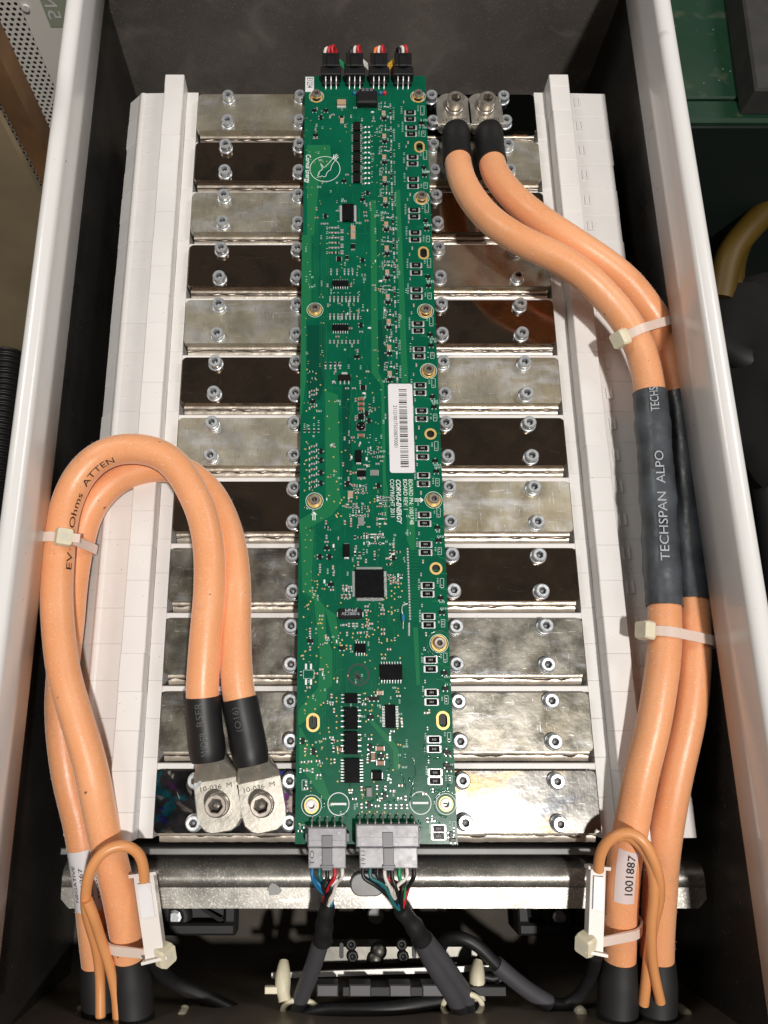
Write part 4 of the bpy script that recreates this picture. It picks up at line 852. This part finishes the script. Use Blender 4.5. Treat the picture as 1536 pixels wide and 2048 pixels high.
def b2512(m):
    m.cbox(0, 0, 5.0, 2.55, .05, .75, 0, .12)
    for s_ in (-1, 1):
        m.cbox(s_ * 2.75, 0, .75, 2.75, .03, .72, 1, .15); m.cbox(s_ * 3.15, 0, .45, 3.0, .02, .30, 1, .1)
    m.cbox(0, 1.5, 5.8, .22, .02, .18, 1); m.cbox(0, -1.5, 5.8, .22, .02, .18, 1)
    for k in (-1, 0, 1): m.add([(k * .7 - .25, -.45, .76), (k * .7 + .2, -.45, .76), (k * .7 + .2, .45, .76), (k * .7 - .25, .45, .76)], [[0, 1, 2, 3]], 2)
def bsot(m):
    m.cbox(0, 0, 1.5, 2.7, .15, 1.0, 0, .15)
    for x, y in ((-1.2, -.95), (-1.2, .95), (1.2, 0)): m.cbox(x, y, .7, .6, .02, .45, 1, .1)
def bsoic(nl, body, pitch, span, h=1.6, lw=.45):
    def f(m):
        w, l = body; m.cbox(0, 0, w, l, .2, h, 0, .22)
        m.lathe([(.35, h), (.3, h + .01)], (-w / 2 + .8, l / 2 - .9, .0), 8, 0)
        for s_ in (-1, 1):
            for k in range(nl):
                y = (k - (nl - 1) / 2) * pitch
                m.box(min(s_ * w / 2, s_ * span / 2), max(s_ * w / 2, s_ * span / 2), y - lw / 2, y + lw / 2, .02, .35, 1, .1); m.box(s_ * (w / 2 + .12) - .15, s_ * (w / 2 + .12) + .15, y - lw / 2, y + lw / 2, .3, h * .55, 1)
    return f
RES = [(820, 226, 239), (822, 256, 269), (825, 315, 328), (826, 359, 373), (828, 421, 434), (830, 466, 480), (832, 531, 546), (833, 580, 594), (836, 648, 662), (838, 699, 713), (840, 771, 786), (843, 822, 838), (845, 897, 914), (847, 951, 968),
       (849, 1030, 1047), (851, 1089, 1105), (855, 1171, 1188), (857, 1233, 1250), (861, 1320, 1338), (863, 1385, 1404), (868, 1479, 1498), (870, 1545, 1562), (877, 1657, 1672)]
for i, (x, ya, yb) in enumerate(RES):
    for y in (ya, yb): part('power_resistor', b2512, ['chip', 'solder', 'chip_mark'], x, y, key='r2512')
    up = i % 2; d = 20 + (ya - 200) * .0045
    part('transistor', bsot, ['chip_matte', 'solder'], x + d + 2, (ya - 8) if up else (yb + 8), math.pi / 2, key='sot')
    f0 = (ya + 6, yb + 4) if up else (ya - 14, ya + 4)
    frame(x + d + 1, f0[0], x + d + 8, f0[1]); ticks(x + d - 4, f0[0], 4); ticks(x + d, (ya - 16) if up else (yb + 16), 5, False); ticks(x - 17, ya - 12, 6 + i % 3)
    if i % 2 == 1: chip(x - 6 + (ya - 200) * .001, yb + 16 + ya * .002, .75, 1.0, .6, 2, True)
    c0402(x - 13, ya - 22, 4, True); c0402(x + d + 4, ya + 2 if not up else yb - 4, 0, True)
CAPS = [(767, 228), (768, 274), (768, 316), (769, 359), (770, 401), (772, 450), (773, 498), (774, 546), (775, 595), (777, 645), (778, 697), (779, 749)]
def btan(m):
    m.cbox(0, 0, 2.3, 2.3, .05, 1.6, 0, .25); m.cbox(0, -1.35, 2.4, .5, .02, 1.2, 1, .12); m.cbox(0, 1.35, 2.4, .5, .02, 1.0, 1, .12)
for i, (x, y) in enumerate(CAPS):
    k = .93 + (y / 1500) * .2
    part('ceramic_capacitor', btan, ['tan', 'solder'], x, y, key='cap')
    part('transistor', bsot, ['chip_matte', 'solder'], x + 1 * k, y + 10.5 * k, math.pi / 2, key='sot')
    for dx, dy, mi in ((-5, -23, 4), (3, -23, 4), (-5, -15, 4), (3, -15, 5), (-6, 9, 4), (8, 5, 4), (-8, -9, 4), (9, -14, 1)): c0402(x + dx * k, y + dy * k, mi, R_.random() < .5)
    for dx, dy, f, mi in ((14, -18, c0603, 4), (14, -4, c0603, 0), (14, -8, c0603, 0), (15, 9, c0603, 1), (15, 17, c0402, 4)): f(x + dx * k, y + dy * k, mi, True)
    ticks(x + 21 * k, y - 16 * k, 9); ticks(x - 9 * k, y - 22 * k, 5)
# twelve indicator pads in two columns beside the six optocouplers
for r in range(12):
    for px in (731, 738): blob(px, 254 + r * 10.2, .75)
    ticks(744, 252 + r * 10.2, 1); c0402(727, 256 + r * 10.2, 4, False)
def bopto(m):
    m.cbox(0, 0, 4.0, 5.5, .1, 2.2, 0, .3)
    for s_ in (-1, 1):
        for k in range(4): m.cbox(s_ * 2.5, -2 + k * 1.33, 1.0, .5, .02, .5, 1, .1)
for k in range(6): part('optocoupler', bopto, ['chip_matte', 'solder'], 713.5, 256 + k * 20.6, key='opto')
# larger chips (px, py, rotation, builder, key, name)
H = math.pi / 2
for nm, px, py, rot, bd, key in (
        ('driver_chip', 681, 569, H, bsoic(7, (3.6, 8.6), 1.27, 6.0), 'so14'), ('driver_chip', 681, 657.5, H, bsoic(7, (3.6, 8.6), 1.27, 6.0), 'so14'),
        ('memory_chip', 720.5, 1297, H, bsoic(4, (4.4, 5.2), 1.27, 7.0), 'so8'), ('isolator_chip', 782, 1345, H, bsoic(8, (7.2, 10.2), 1.27, 10.0, 2.3), 'so16w'),
        ('isolator_chip', 702, 1397, 0, bsoic(3, (6.2, 4.3), 1.6, 9.2, 2.0), 'o3'), ('isolator_chip', 702, 1437, 0, bsoic(4, (6.2, 9.6), 2.4, 9.4, 2.6, .6), 'o4'), ('isolator_chip', 702, 1486, 0, bsoic(4, (6.2, 9.6), 2.4, 9.4, 2.6, .6), 'o4'),
        ('isolator_chip', 704, 1541, 0, bsoic(8, (7.0, 10.3), 1.27, 10.2, 2.3), 'so16v'), ('interface_chip', 780.5, 1433, 0, bsoic(14, (5.0, 10.2), .68, 7.6, 1.3, .32), 'tssop'),
        ('converter_chip', 723, 948, H, bsoic(10, (3.6, 4.4), .45, 5.6, 1.0, .22), 'ts20'), ('regulator_chip', 722, 834, 0, bsoic(4, (3.0, 3.2), .7, 4.2, 1.0, .3), 'dfn')):
    part(nm, bd, ['chip', 'solder'], px, py, rot, key=key)
def bqfp(m):
    m.cbox(0, 0, 13.9, 13.9, .25, 1.55, 0, .25)
    for q in range(4):
        for k in range(25):
            t = (k - 12) * .5; a, b = (t, 7.6) if q == 0 else (t, -7.6) if q == 1 else (7.6, t) if q == 2 else (-7.6, t)
            w, l = (.24, 1.3) if q < 2 else (1.3, .24); m.cbox(a, b, w, l, .02, .45, 1, .05)
part('microcontroller', bqfp, ['chip', 'solder'], 739, 1168)
def bxtal(m): m.prism(rrect(-5.7, 5.7, -2.4, 2.4, 1.2), .1, 2.4, 0, .4); [m.cbox(s_ * 6.0, 0, .6, 2.2, .02, .5, 1, .1) for s_ in (-1, 1)]
part('crystal_oscillator', bxtal, ['chip_matte', 'solder'], 700.5, 1229)
mk = MB()
def mtext(m, t, px, py, size, length, rot, z): x, y = B(px, py); text_flat(m, t, x, y, z, size, rot, length=length)
mtext(mk, '9.00ECSV', 719, 1226, 2.0, 8.6, math.pi, 2.43); mtext(mk, 'JPNM', 714, 1219.0, 2.0, 5.6, math.pi, 2.43)
mk.build('chip_lettering', 'print_grey', pcb)
def bdpak(m):
    m.cbox(0, 0, 6.3, 11.0, .2, 2.1, 0, .3)
    for s_ in (-1, 1): m.cbox(s_ * 3.9, 0, 1.5, 10.4, .03, 1.0, 1, .35)
part('power_diode', bdpak, ['chip', 'solder'], 696, 428)
def bsot223(m):
    m.cbox(0, 0, 6.4, 3.4, .2, 1.7, 0, .25); m.cbox(0, 2.6, 3.0, 1.8, .03, .35, 1, .1)
    for k in (-1, 0, 1): m.cbox(k * 2.2, -2.5, .75, 1.8, .03, .45, 1, .1)
part('voltage_regulator', bsot223, ['chip_matte', 'solder'], 689, 757)
def btant(m): m.prism(rrect(-1.6, 1.6, -3.4, 3.4, .6), .1, 2.6, 0, .5); [m.cbox(0, s_ * 3.5, 2.4, .7, .02, 1.0, 1, .1) for s_ in (-1, 1)]
for px, py in ((717, 915), (693, 1103)): part('tantalum_capacitor', btant, ['chip', 'solder'], px, py, key='tant')
def bind(m): m.lathe([(2.1, .1), (2.2, .6), (2.2, 1.9), (1.7, 2.4), (.05, 2.5)], n=18, mi=0); m.cbox(0, 0, 4.9, 4.3, .03, .5, 1, .3)
part('power_inductor', bind, ['chip', 'greychip'], 722, 854)
def bind2(m): m.cbox(0, 0, 4.3, 4.2, .1, 3.0, 0, .8); [m.cbox(s_ * 2.3, 0, .5, 2.8, .02, 1.4, 1, .1) for s_ in (-1, 1)]
part('power_inductor', bind2, ['chip', 'solder'], 754, 1551); part('power_inductor', lambda m: (m.cbox(0, 0, 2.6, 4.0, .1, 2.0, 0, .3)), ['greychip'], 738, 1584)
def barr(m):
    m.cbox(0, 0, 3.2, 3.0, .05, .7, 0, .1)
    for k in range(5): m.cbox(0, -1.2 + k * .6, 4.2, .32, .02, .5, 1, .05)
for px, py, r in ((749, 946, 0), (722, 1043, H)): part('resistor_array', barr, ['greychip', 'solder'], px, py, r, key='arr')
def bbigcap(m): m.cbox(0, 0, 5.2, 3.6, .05, 2.3, 0, .25); m.cbox(0, -2.3, 5.3, 1.3, .03, 1.2, 1, .3)
part('ceramic_capacitor', bbigcap, ['tan', 'solder'], 683, 209)
for px, py, w, l, mt, nm in ((706, 459, 2.6, 3.2, 'tan', 'ceramic_capacitor'), (706, 473, 2.6, 3.2, 'tan', 'ceramic_capacitor'), (760, 1497, 3.4, 2.0, 'brown', 'ceramic_capacitor'), (746, 1513, 2.0, 3.4, 'brown', 'ceramic_capacitor'), (761, 1526, 3.2, 2.0, 'brown', 'ceramic_capacitor'),
                             (700.5, 990, 2.6, 3.0, 'tan', 'ceramic_capacitor'), (684, 243, 2.2, 2.6, 'tan', 'ceramic_capacitor'), (722, 799, 2.6, 1.6, 'brown', 'ceramic_capacitor'), (722, 809, 2.6, 1.6, 'brown', 'ceramic_capacitor'), (722, 819, 2.6, 1.6, 'brown', 'ceramic_capacitor'), (722, 872, 2.8, 1.7, 'brown', 'ceramic_capacitor'),
                             (706, 495, 2.2, 3.2, 'chip_matte', 'diode'), (726, 776, 2.6, 2.4, 'chip_matte', 'transistor'), (760, 1386, 2.4, 1.9, 'tan', 'ceramic_capacitor'), (680, 1499, 2.0, 1.6, 'brown', 'ceramic_capacitor'), (683, 236, 2.4, 1.4, 'chip_matte', 'diode'), (678, 519, 2.6, 2.2, 'chip_matte', 'transistor'), (694, 517, 1.6, 2.2, 'chip_matte', 'transistor')):
    def f(m, w=w, l=l):
        m.cbox(0, 0, w, l, .05, 1.3, 0, .2)
        if w >= l: [m.cbox(s_ * (w / 2 + .1), 0, .5, l * 1.05, .02, 1.0, 1, .1) for s_ in (-1, 1)]
        else: [m.cbox(0, s_ * (l / 2 + .1), w * 1.05, .5, .02, 1.0, 1, .1) for s_ in (-1, 1)]
    part(nm, f, [mt, 'solder'], px, py)
# SOT transistors seen one by one
for px, py, r in ((629, 222, H), (652, 222, H), (642, 236, 0), (631, 271, H), (688, 363, H), (651, 433, 0), (735, 387, 0), (725, 521, 0), (722, 651, 0), (642, 903, 0), (642, 921, 0), (642, 946, 0), (642, 967, 0), (625, 804, H), (757, 972, 0), (695, 968, 0), (654, 1096, H), (640, 1114, 0), (659, 1114, 0), (662, 1169, H), (787, 1116, 0),
                  (621, 1282, H), (684, 1296, H), (606, 1482, 0), (627, 1503, 0), (743, 1397, H), (752, 1397, H), (741, 1434, H), (762, 1512, H), (741, 1494, 0), (769, 1592, 0), (738, 1610, 0), (893, 1503, H), (893, 1530, H), (902, 1670, 0), (714, 714, H), (733, 828, 0), (738, 842, 0), (725, 400, H)):
    part('transistor', bsot, ['chip_matte', 'solder'], px, py, r, key='sot')
# rows and clusters of small passives
for x in range(660, 720, 8):
    for y, mi in ((596, 4), (602, 1), (631, 4), (637, 1), (684, 4)): (c0603 if mi == 4 else c0402)(x, y, mi, True)
    ticks(x, 586 if x % 3 else 610, 1)
for x in (651, 661, 670, 680): c0603(x, 728, 0); c0603(x, 735, 4)
for k, x in enumerate((609, 618, 628, 637)): c0603(x, 862, 0); ticks(x, 848, 4)
for y in (456, 466, 476, 486, 496, 506):
    for x in (661, 668, 675): c0603(x, y, R_.choice((4, 0, 3, 4)), False)
    ticks(654, y - 2, 2)
for y in (463, 477, 492, 505): chip(684, y, 1.6, 1.6, .5, 4, True)
for x in (662, 674, 689, 697, 705): c0603(x, 541, 4); c0402(x, 548, 1)
for y, mi in ((782, 3), (790, 4), (814, 3), (893, 3), (904, 4), (916, 3), (928, 4), (939, 3), (951, 4), (964, 3), (974, 0)): c0603(626, y, mi, False); c0402(619, y + 3, 1); c0402(633, y - 3, 1)
for px, py, mi in ((633, 251, 4), (631, 259, 4), (632, 277, 3), (634, 218, 4), (660, 234, 2), (666, 230, 4), (690, 252, 4), (702, 233, 4), (745, 225, 5), (747, 236, 4), (747, 243, 4), (694, 350, 4), (633, 436, 3), (633, 418, 3), (645, 448, 4), (653, 448, 4), (733, 410, 4), (730, 425, 3), (731, 432, 4), (733, 442, 3), (729, 405, 4), (740, 408, 4),
                   (655, 571, 4), (702, 571, 3), (656, 611, 4), (701, 657, 3), (722, 664, 4), (715, 702, 4), (668, 766, 4), (694, 777, 4), (708, 777, 4), (728, 787, 5), (711, 800, 3), (711, 838, 3), (739, 812, 0), (741, 823, 4), (703, 915, 5), (733, 918, 5), (742, 905, 0), (755, 928, 4), (701, 946, 3), (709, 946, 3), (697, 958, 4), (706, 970, 3), (713, 1010, 4), (700, 1003, 3),
                   (652, 1045, 3), (653, 1055, 0), (690, 1046, 3), (702, 1040, 2), (702, 1050, 3), (653, 1074, 4), (653, 1084, 4), (667, 1092, 5), (710, 1075, 0), (719, 1075, 0), (710, 1108, 0), (719, 1108, 0), (712, 1095, 4), (732, 1122, 4), (716, 1127, 3), (749, 1106, 3), (749, 1116, 0), (640, 1132, 4), (640, 1142, 4), (666, 1135, 2), (667, 1148, 4), (664, 1180, 4),
                   (780, 1104, 0), (788, 1104, 3), (797, 1104, 0), (787, 1092, 2), (777, 1129, 0), (686, 1174, 3), (693, 1174, 4), (700, 1174, 4), (684, 1193, 3), (692, 1193, 3), (700, 1193, 4), (781, 1165, 3), (789, 1165, 3), (796, 1165, 3), (733, 1213, 4), (733, 1221, 4), (733, 1228, 3), (765, 1213, 4), (765, 1220, 4), (765, 1228, 3),
                   (690, 1250, 4), (698, 1250, 4), (706, 1250, 4), (714, 1250, 4), (725, 1252, 3), (734, 1252, 3), (766, 1259, 3), (766, 1268, 3), (694, 1268, 4), (718, 1266, 3), (734, 1267, 3), (620, 1260, 3), (620, 1270, 4), (620, 1297, 3), (701, 1295, 3), (778, 1299, 3), (767, 1317, 3), (602, 1347, 0), (632, 1347, 3), (617, 1375, 3),
                   (663, 1392, 3), (663, 1405, 4), (668, 1421, 3), (663, 1475, 4), (664, 1483, 0), (667, 1500, 0), (669, 1522, 3), (734, 1398, 3), (797, 1392, 4), (803, 1440, 2), (804, 1450, 2), (740, 1478, 4), (780, 1470, 4), (780, 1478, 5), (610, 1500, 3), (636, 1522, 3), (606, 1524, 4), (620, 1523, 4), (601, 1541, 4), (611, 1541, 4), (625, 1541, 4), (638, 1550, 4), (612, 1567, 4), (612, 1577, 4),
                   (735, 1522, 3), (774, 1512, 4), (777, 1553, 4), (781, 1562, 4), (723, 1577, 3), (754, 1575, 3), (771, 1576, 4), (784, 1582, 3), (801, 1571, 3), (799, 1596, 4), (811, 1596, 4), (723, 1612, 4), (754, 1612, 4), (600, 1662, 0), (611, 1655, 4), (849, 1588, 2), (852, 1426, 2), (724, 240, 4), (855, 1640, 4), (866, 1642, 5)):
    c0603(px, py, mi, R_.random() < .6)
for k in range(5): c0603(770 + k * 11, 1613, 4, True)
for gx, gy, nx, ny, dx, dy in ((728, 1069, 8, 2, 5.4, 6), (728, 1087, 8, 1, 5.4, 6), (754, 1028, 4, 3, 5.5, 10), (708, 972, 5, 3, 6, 7), (700, 1015, 7, 3, 6, 8), (778, 1150, 5, 2, 6, 6), (741, 896, 3, 3, 7, 9), (756, 995, 5, 4, 5, 6), (688, 1180, 4, 2, 5, 6)):
    for a in range(nx):
        for b_ in range(ny):
            if R_.random() < .9: c0402(gx + a * dx, gy + b_ * dy, R_.choice((4, 4, 0, 5, 3)), R_.random() < .5)
for px, py in ((612, 1333), (622, 1333), (612, 1364), (622, 1364)): chip(px, py, 1.0, 2.6, .35, 1, True, pads=False)
frame(607, 1340, 628, 1357); frame(604, 1560, 614, 1580); frame(600, 1650, 612, 1664)
for k in range(430):
    px, py = R_.uniform(612, 815), R_.uniform(200, 1640)
    if noise.noise(Vector((px * .02, py * .02, 3))) > -.05: ticks(px, py, R_.randint(2, 4), R_.random() < .7)
for k in range(480):
    px, py = R_.uniform(640, 800), R_.uniform(380, 1600)
    if noise.noise(Vector((px * .035, py * .03, 7))) < .12 or (px > 764 and 740 < py < 1060) or (704 < px < 776 and 1132 < py < 1204) or (px < 664 and py < 700): continue
    if any(abs(px - a) < c and abs(py - b_) < d for a, b_, c, d in ((681, 569, 20, 11), (681, 657, 20, 11), (720, 1297, 16, 16), (782, 1345, 26, 24), (702, 1450, 24, 70), (704, 1541, 26, 30), (780, 1433, 18, 28), (723, 948, 13, 13), (700, 1229, 30, 14), (717, 1349, 26, 26), (696, 428, 20, 24), (689, 757, 17, 13), (717, 915, 8, 18), (693, 1103, 8, 18), (754, 1551, 12, 13))): continue
    (c0402 if R_.random() < .7 else c0603)(px, py, R_.choice((4, 4, 0, 5, 3, 2)), R_.random() < .5)
# vias: listed runs plus a scatter
for px, py in ((620, 1182), (627, 1189), (626, 1195), (621, 1203), (617, 1209), (614, 1211), (616, 1218), (631, 1182), (607, 1183), (649, 1178), (634, 1162), (635, 1169), (639, 1239), (644, 1239), (640, 1246), (636, 1247), (643, 1247), (645, 1256), (655, 1212), (607, 1234), (651, 1272), (672, 1255), (669, 1295), (668, 1357), (675, 1356), (681, 1291), (684, 1280), (680, 1286), (693, 1291), (693, 1298), (686, 1310), (733, 1310), (763, 1286), (774, 1278), (774, 1282), (783, 1281), (763, 1309), (771, 1309), (800, 1316), (796, 1271), (788, 1240), (784, 1226), (777, 1223), (783, 1215), (790, 1221), (789, 1198), (783, 1192), (783, 1182), (789, 1187), (790, 1175), (797, 1174), (802, 1167), (800, 1156), (804, 1182), (767, 1199), (773, 1196), (759, 1207), (733, 1238), (737, 1240), (742, 1247), (749, 1260), (756, 1255), (746, 1269), (738, 1273), (732, 1274), (706, 1267), (705, 1275), (800, 1392), (796, 1377), (797, 1384), (673, 1396), (673, 1403), (730, 1387), (731, 1420), (743, 1421), (673, 1432), (673, 1444), (673, 1456), (732, 1443), (756, 1432), (658, 1464), (743, 1470), (744, 1410), (643, 1483), (644, 1495), (614, 1490), (625, 1490), (634, 1512), (610, 1511), (641, 1532), (675, 1563), (675, 1482), (675, 1494), (676, 1506), (662, 1519), (662, 1527), (612, 1408), (611, 1382), (616, 1394), (630, 1418), (642, 1410), (647, 1406), (724, 1589), (754, 1588), (724, 1624), (739, 1624), (754, 1624), (769, 1625), (786, 1540), (801, 1490), (796, 1489), (795, 1457), (799, 1531), (599, 1648), (603, 1312), (607, 1318), (610, 1303), (606, 1311), (633, 1312), (631, 1364), (613, 884), (632, 747), (632, 759), (641, 770), (651, 780), (614, 739), (613, 822), (610, 898), (613, 920), (609, 928), (613, 940), (609, 957), (609, 981), (668, 1003), (676, 979), (673, 963), (668, 941), (667, 914), (670, 894), (656, 954), (658, 991), (680, 1006), (683, 1000), (688, 995), (740, 1005), (749, 1003), (749, 998), (748, 976), (688, 1103), (672, 1030), (676, 1027), (674, 1034), (682, 1032)): via(px, py)
for k in range(200):
    px = R_.gauss(R_.choice((640, 690, 720, 760)), 16); py = R_.uniform(240, 1640)
    if 606 < px < 806 and not (800 > px > 770 and 760 < py < 1050): via(px, py, R_.uniform(.26, .4))
for k in range(120): via(R_.choice((611, 616, 621, 640, 757)) + R_.uniform(-3, 3), R_.uniform(230, 1600), .26)
tag(small.build('small_components', SM, pcb), kind='stuff')
tag(sk.build('silkscreen', ['silk', 'silk_dim'], pcb), kind='stuff')
# pin rows (bare header pads in a line)
pr = MB()
for k in range(26):
    x, y = B(815 + k * .2, 1098 + k * 5.6); pr.lathe([(.62, .02), (.6, .25), (.25, .8), (.02, .85)], (x, y, 0), 8, 0)
for k in range(6): x, y = B(818, 1247 + k * 4.6); pr.lathe([(.62, .02), (.6, .25), (.25, .8), (.02, .85)], (x, y, 0), 8, 0)
pr.build('pin_row', 'solder', pcb)
# leaded blue resistor
m = MB(); a = Vector((*B(806, 1210), .8)); p1 = Vector((*B(803, 1222), 1.8)); p2 = Vector((*B(805, 1229), 1.6)); p3 = Vector((*B(806, 1243), 1.6)); p4 = Vector((*B(806, 1258), .4)); p0 = Vector((*B(815, 1208), .6))
m.tube(smooth_path([p0, a, p1, p2], 14), .22, 8, 1); m.tube(smooth_path([p3, p4], 6), .22, 8, 1); m.tube(smooth_path([p2, p3], 8), .8, 12, 0); m.build('leaded_resistor', ['w_blue', 'solder'], pcb)
# mounting rings, standoffs and screws
psc = socket_screw(2.75, 3.0, 1.2, 1.6); psc_o = psc.build('tmp', ['steel', 'steel', 'socket_dark'])
for x, y, r, sl, kd in HOLES:
    m = MB(); m.ring(x, y, r + .02, r + (1.1 if kd == 'h' else 1.0), .015, .09, 0, 28, sl); m.build('plated_ring', 'gold', pcb)
    if kd == 's':
        st = MB(); st.lathe([(2.5, -9), (2.5, -1.7), (.1, -1.65)], (x, y, 0), 16, 0, False); st.build('standoff', 'brass', pcb)
        inst(psc_o, 'screw', (x, y, .1), pcb, R_.uniform(0, 6))
    elif kd == 'h':
        st = MB(); st.lathe([(4.2, -8.5), (4.2, -2.2), (.1, -2.2)], (x, y, 0), 16, 0, False); st.build('dark_hole_plug', 'mattblack', pcb)  # black plug added below the open holes so that they look dark
    elif kd == 'b':
        st = MB(); st.lathe([(2.6, -9), (2.6, .6), (2.3, .9), (1.4, .9), (1.35, -2)], (x, y, 0), 20, 0, False, False, False); st.lathe([(1.3, -1.5), (.05, -1.5)], (x, y, 0), 12, 1); st.build('standoff', ['label', 'steel'], pcb)
bpy.data.objects.remove(psc_o)
# stamp ink, stickers
m = MB(); ringpx(m, 717, 1349, 4.75, .7, 0, .05); xx, yy = B(717, 1349)
text_flat(m, 'EMS', xx - 2.4, yy + .6, .05, 2.9, -.9, length=5.4, bold=.06); text_flat(m, 'OC', xx - 3.0, yy - .6, .05, 2.9, -.9, length=3.8, bold=.06); text_flat(m, '2', xx - .8, yy - 3.4, .035, 2.0, -.2)
m.build('inspection_stamp', 'print_black', pcb)
m = MB(); m.box(*[B(611, 152)[0], B(628, 152)[0], B(620, 184)[1], B(620, 154)[1]], .02, .14, 0); xa, ya = B(614.5, 155.5); text_flat(m, 'E1234', xa, ya, .15, 4.6, -math.pi / 2, length=7.6, mi=1, bold=.02)
m.build('number_sticker', ['label', 'print_black'], pcb)
m = MB(); c4 = [B(775, 768), B(825, 767), B(830, 946), B(779, 947)]; x0 = c4[0][0] + .2; x1 = c4[1][0] - .2; y1 = c4[0][1]; y0 = c4[2][1]
m.prism(rrect(x0, x1, y0, y1, 1.3), .04, .30, 0)
yy = B(800, 779)[1]; ye = B(800, 934)[1]; xa, xb = B(799, 850)[0], B(815, 850)[0]; rb = random.Random(5)
while yy > ye:
    w = rb.choice((.28, .28, .55, .8)); m.add([(xa, yy - w, .32), (xb, yy - w, .32), (xb, yy, .32), (xa, yy, .32)], [[0, 1, 2, 3]], 1); yy -= w + rb.choice((.3, .3, .55, .85))
tx, ty = B(786.5, 811); text_flat(m, '2112100175030829000 1'.replace(' ', ''), tx, ty, .32, 2.7, -math.pi / 2, length=ty - B(786, 895)[1], mi=1)
m.build('barcode_label', ['label', 'print_black'], pcb)
# socket P8 and the four black shrouds at the far edge
m = MB(); x, y = B(734, 204); m.cbox(x, y, 11.6, 8.6, .05, 4.6, 0, .9); m.cbox(x, y + 5.0, 9.0, 2.6, .05, 3.6, 0, .3)
for k in (-1, 0, 1): m.cbox(x + k * 2.4, y + 5.3, 1.7, 2.3, 3.4, 3.75, 1)
m.build('socket', ['blackplug', 'greyplug_dark'], pcb)
for px, c in ((709, 'w_blue'), (761, 'w_blue'), (717, 'w_red'), (769, 'w_red')):
    m = MB(); x, y = B(px, 188); m.lathe([(1.2, .05), (1.2, 1.2), (.7, 1.7), (.02, 1.8)], (x, y, 0), 10); m.build('indicator', c, pcb)
SHR = (662, 709, 757, 805)
for px in SHR:
    m = MB(); x = B(px, 158)[0]; yb = B(px, 165)[1]; m.box(x - 6.0, x + 6.0, yb, yb + 5.5, .05, 6.2, 0, .4); m.box(x - 5.2, x + 5.2, yb - 3.0, yb, .05, 2.4, 0, .2)
    m.build('header_shroud', 'blackplug', pcb)
    for k in (-1, 0, 1):
        m = MB(); m.tube([(x + k * 3.1, yb + .2, 4.2), (x + k * 3.1, yb - 1.6, 4.1), (x + k * 3.1, yb - 3.0, 2.6), (x + k * 3.1, yb - 4.2, .3), (x + k * 3.1, yb - 5.4, .15)], .38, 8); m.build('pin', 'solder', pcb)
# pin headers at the near edge
HDR = ((617, 692, 5), (711, 834, 8))
for pa, pb, np_ in HDR:
    x0 = B(pa, 1652)[0]; x1 = B(pb, 1652)[0]; y1 = B(650, 1651)[1] if np_ == 5 else B(650, 1645)[1]
    m = MB(); m.box(x0, x1, -44.2, y1, .1, 8.6, 0, .5)
    m.box(x0 + .6, x1 - .6, -43.8, y1 - 5, 8.5, 8.75, 0, .1); m.box((x0 + x1) / 2 - 2.3, (x0 + x1) / 2 + 2.3, -44.25, y1 - 3.0, 8.5, 9.1, 1, .2)
    if np_ == 5: m.box(x1, x1 + 1.4, -42.5, -39, .1, 5.5, 1, .2); m.box(x0 - 1.2, x0, -42.5, -39, .1, 5.5, 1, .2)
    m.build('header_housing', ['greyplug', 'greyplug_dark'], pcb)
    for k in range(np_):
        x = x0 + (x1 - x0) * (k + .5) / np_; m = MB(); m.tube([(x, y1 - .2, 6.5), (x, y1 + 1.2, 6.4), (x, y1 + 2.2, 4.5), (x, y1 + 2.8, .4), (x, y1 + 4, .2)], .36, 8); m.build('pin', 'steel', pcb)

# lumps of clear protective coating that pooled around parts at the near end
cm = MB(); rc = random.Random(21)
def bead(pts, r): cm.tube(relax(smooth_path([(*B(*q), -.15) for q in pts], 26), 1), r, 8, rf=lambda t: r * (.75 + .35 * math.sin(t * 9 + pts[0][0])))
for q in ([(826, 1515), (831, 1545), (825, 1570), (834, 1592)], [(818, 1555), (823, 1580), (819, 1604)], [(856, 1512), (870, 1517), (884, 1512)], [(852, 1470), (849, 1500), (853, 1520)], [(893, 1535), (898, 1560), (893, 1585)], [(858, 1578), (872, 1582), (884, 1575)],
          [(802, 1478), (796, 1486), (790, 1484)], [(768, 1555), (771, 1568), (764, 1585)], [(779, 1520), (782, 1532), (772, 1542)], [(743, 1603), (756, 1592), (760, 1585)], [(774, 1606), (786, 1600), (796, 1604)], [(801, 1545), (808, 1560), (812, 1580)], [(836, 1640), (842, 1650), (836, 1662)], [(645, 1618), (648, 1604), (640, 1590)], [(690, 1625), (694, 1632), (690, 1640)],
          [(852, 1642), (868, 1640), (880, 1646)], [(850, 1300), (862, 1306), (872, 1302)], [(775, 1358), (790, 1362), (803, 1357)], [(694, 1460), (708, 1463), (716, 1458)], [(710, 1530), (712, 1545), (709, 1560)]): bead(q, .55)
for (hx, hy) in ((892, 1608), (878, 1287)): bead([(hx + 24 * math.cos(a), hy + 26 * math.sin(a)) for a in [k * .5 for k in range(3, 12)]], .5)
tag(cm.build('coating_beads', 'coating', pcb), kind='stuff')
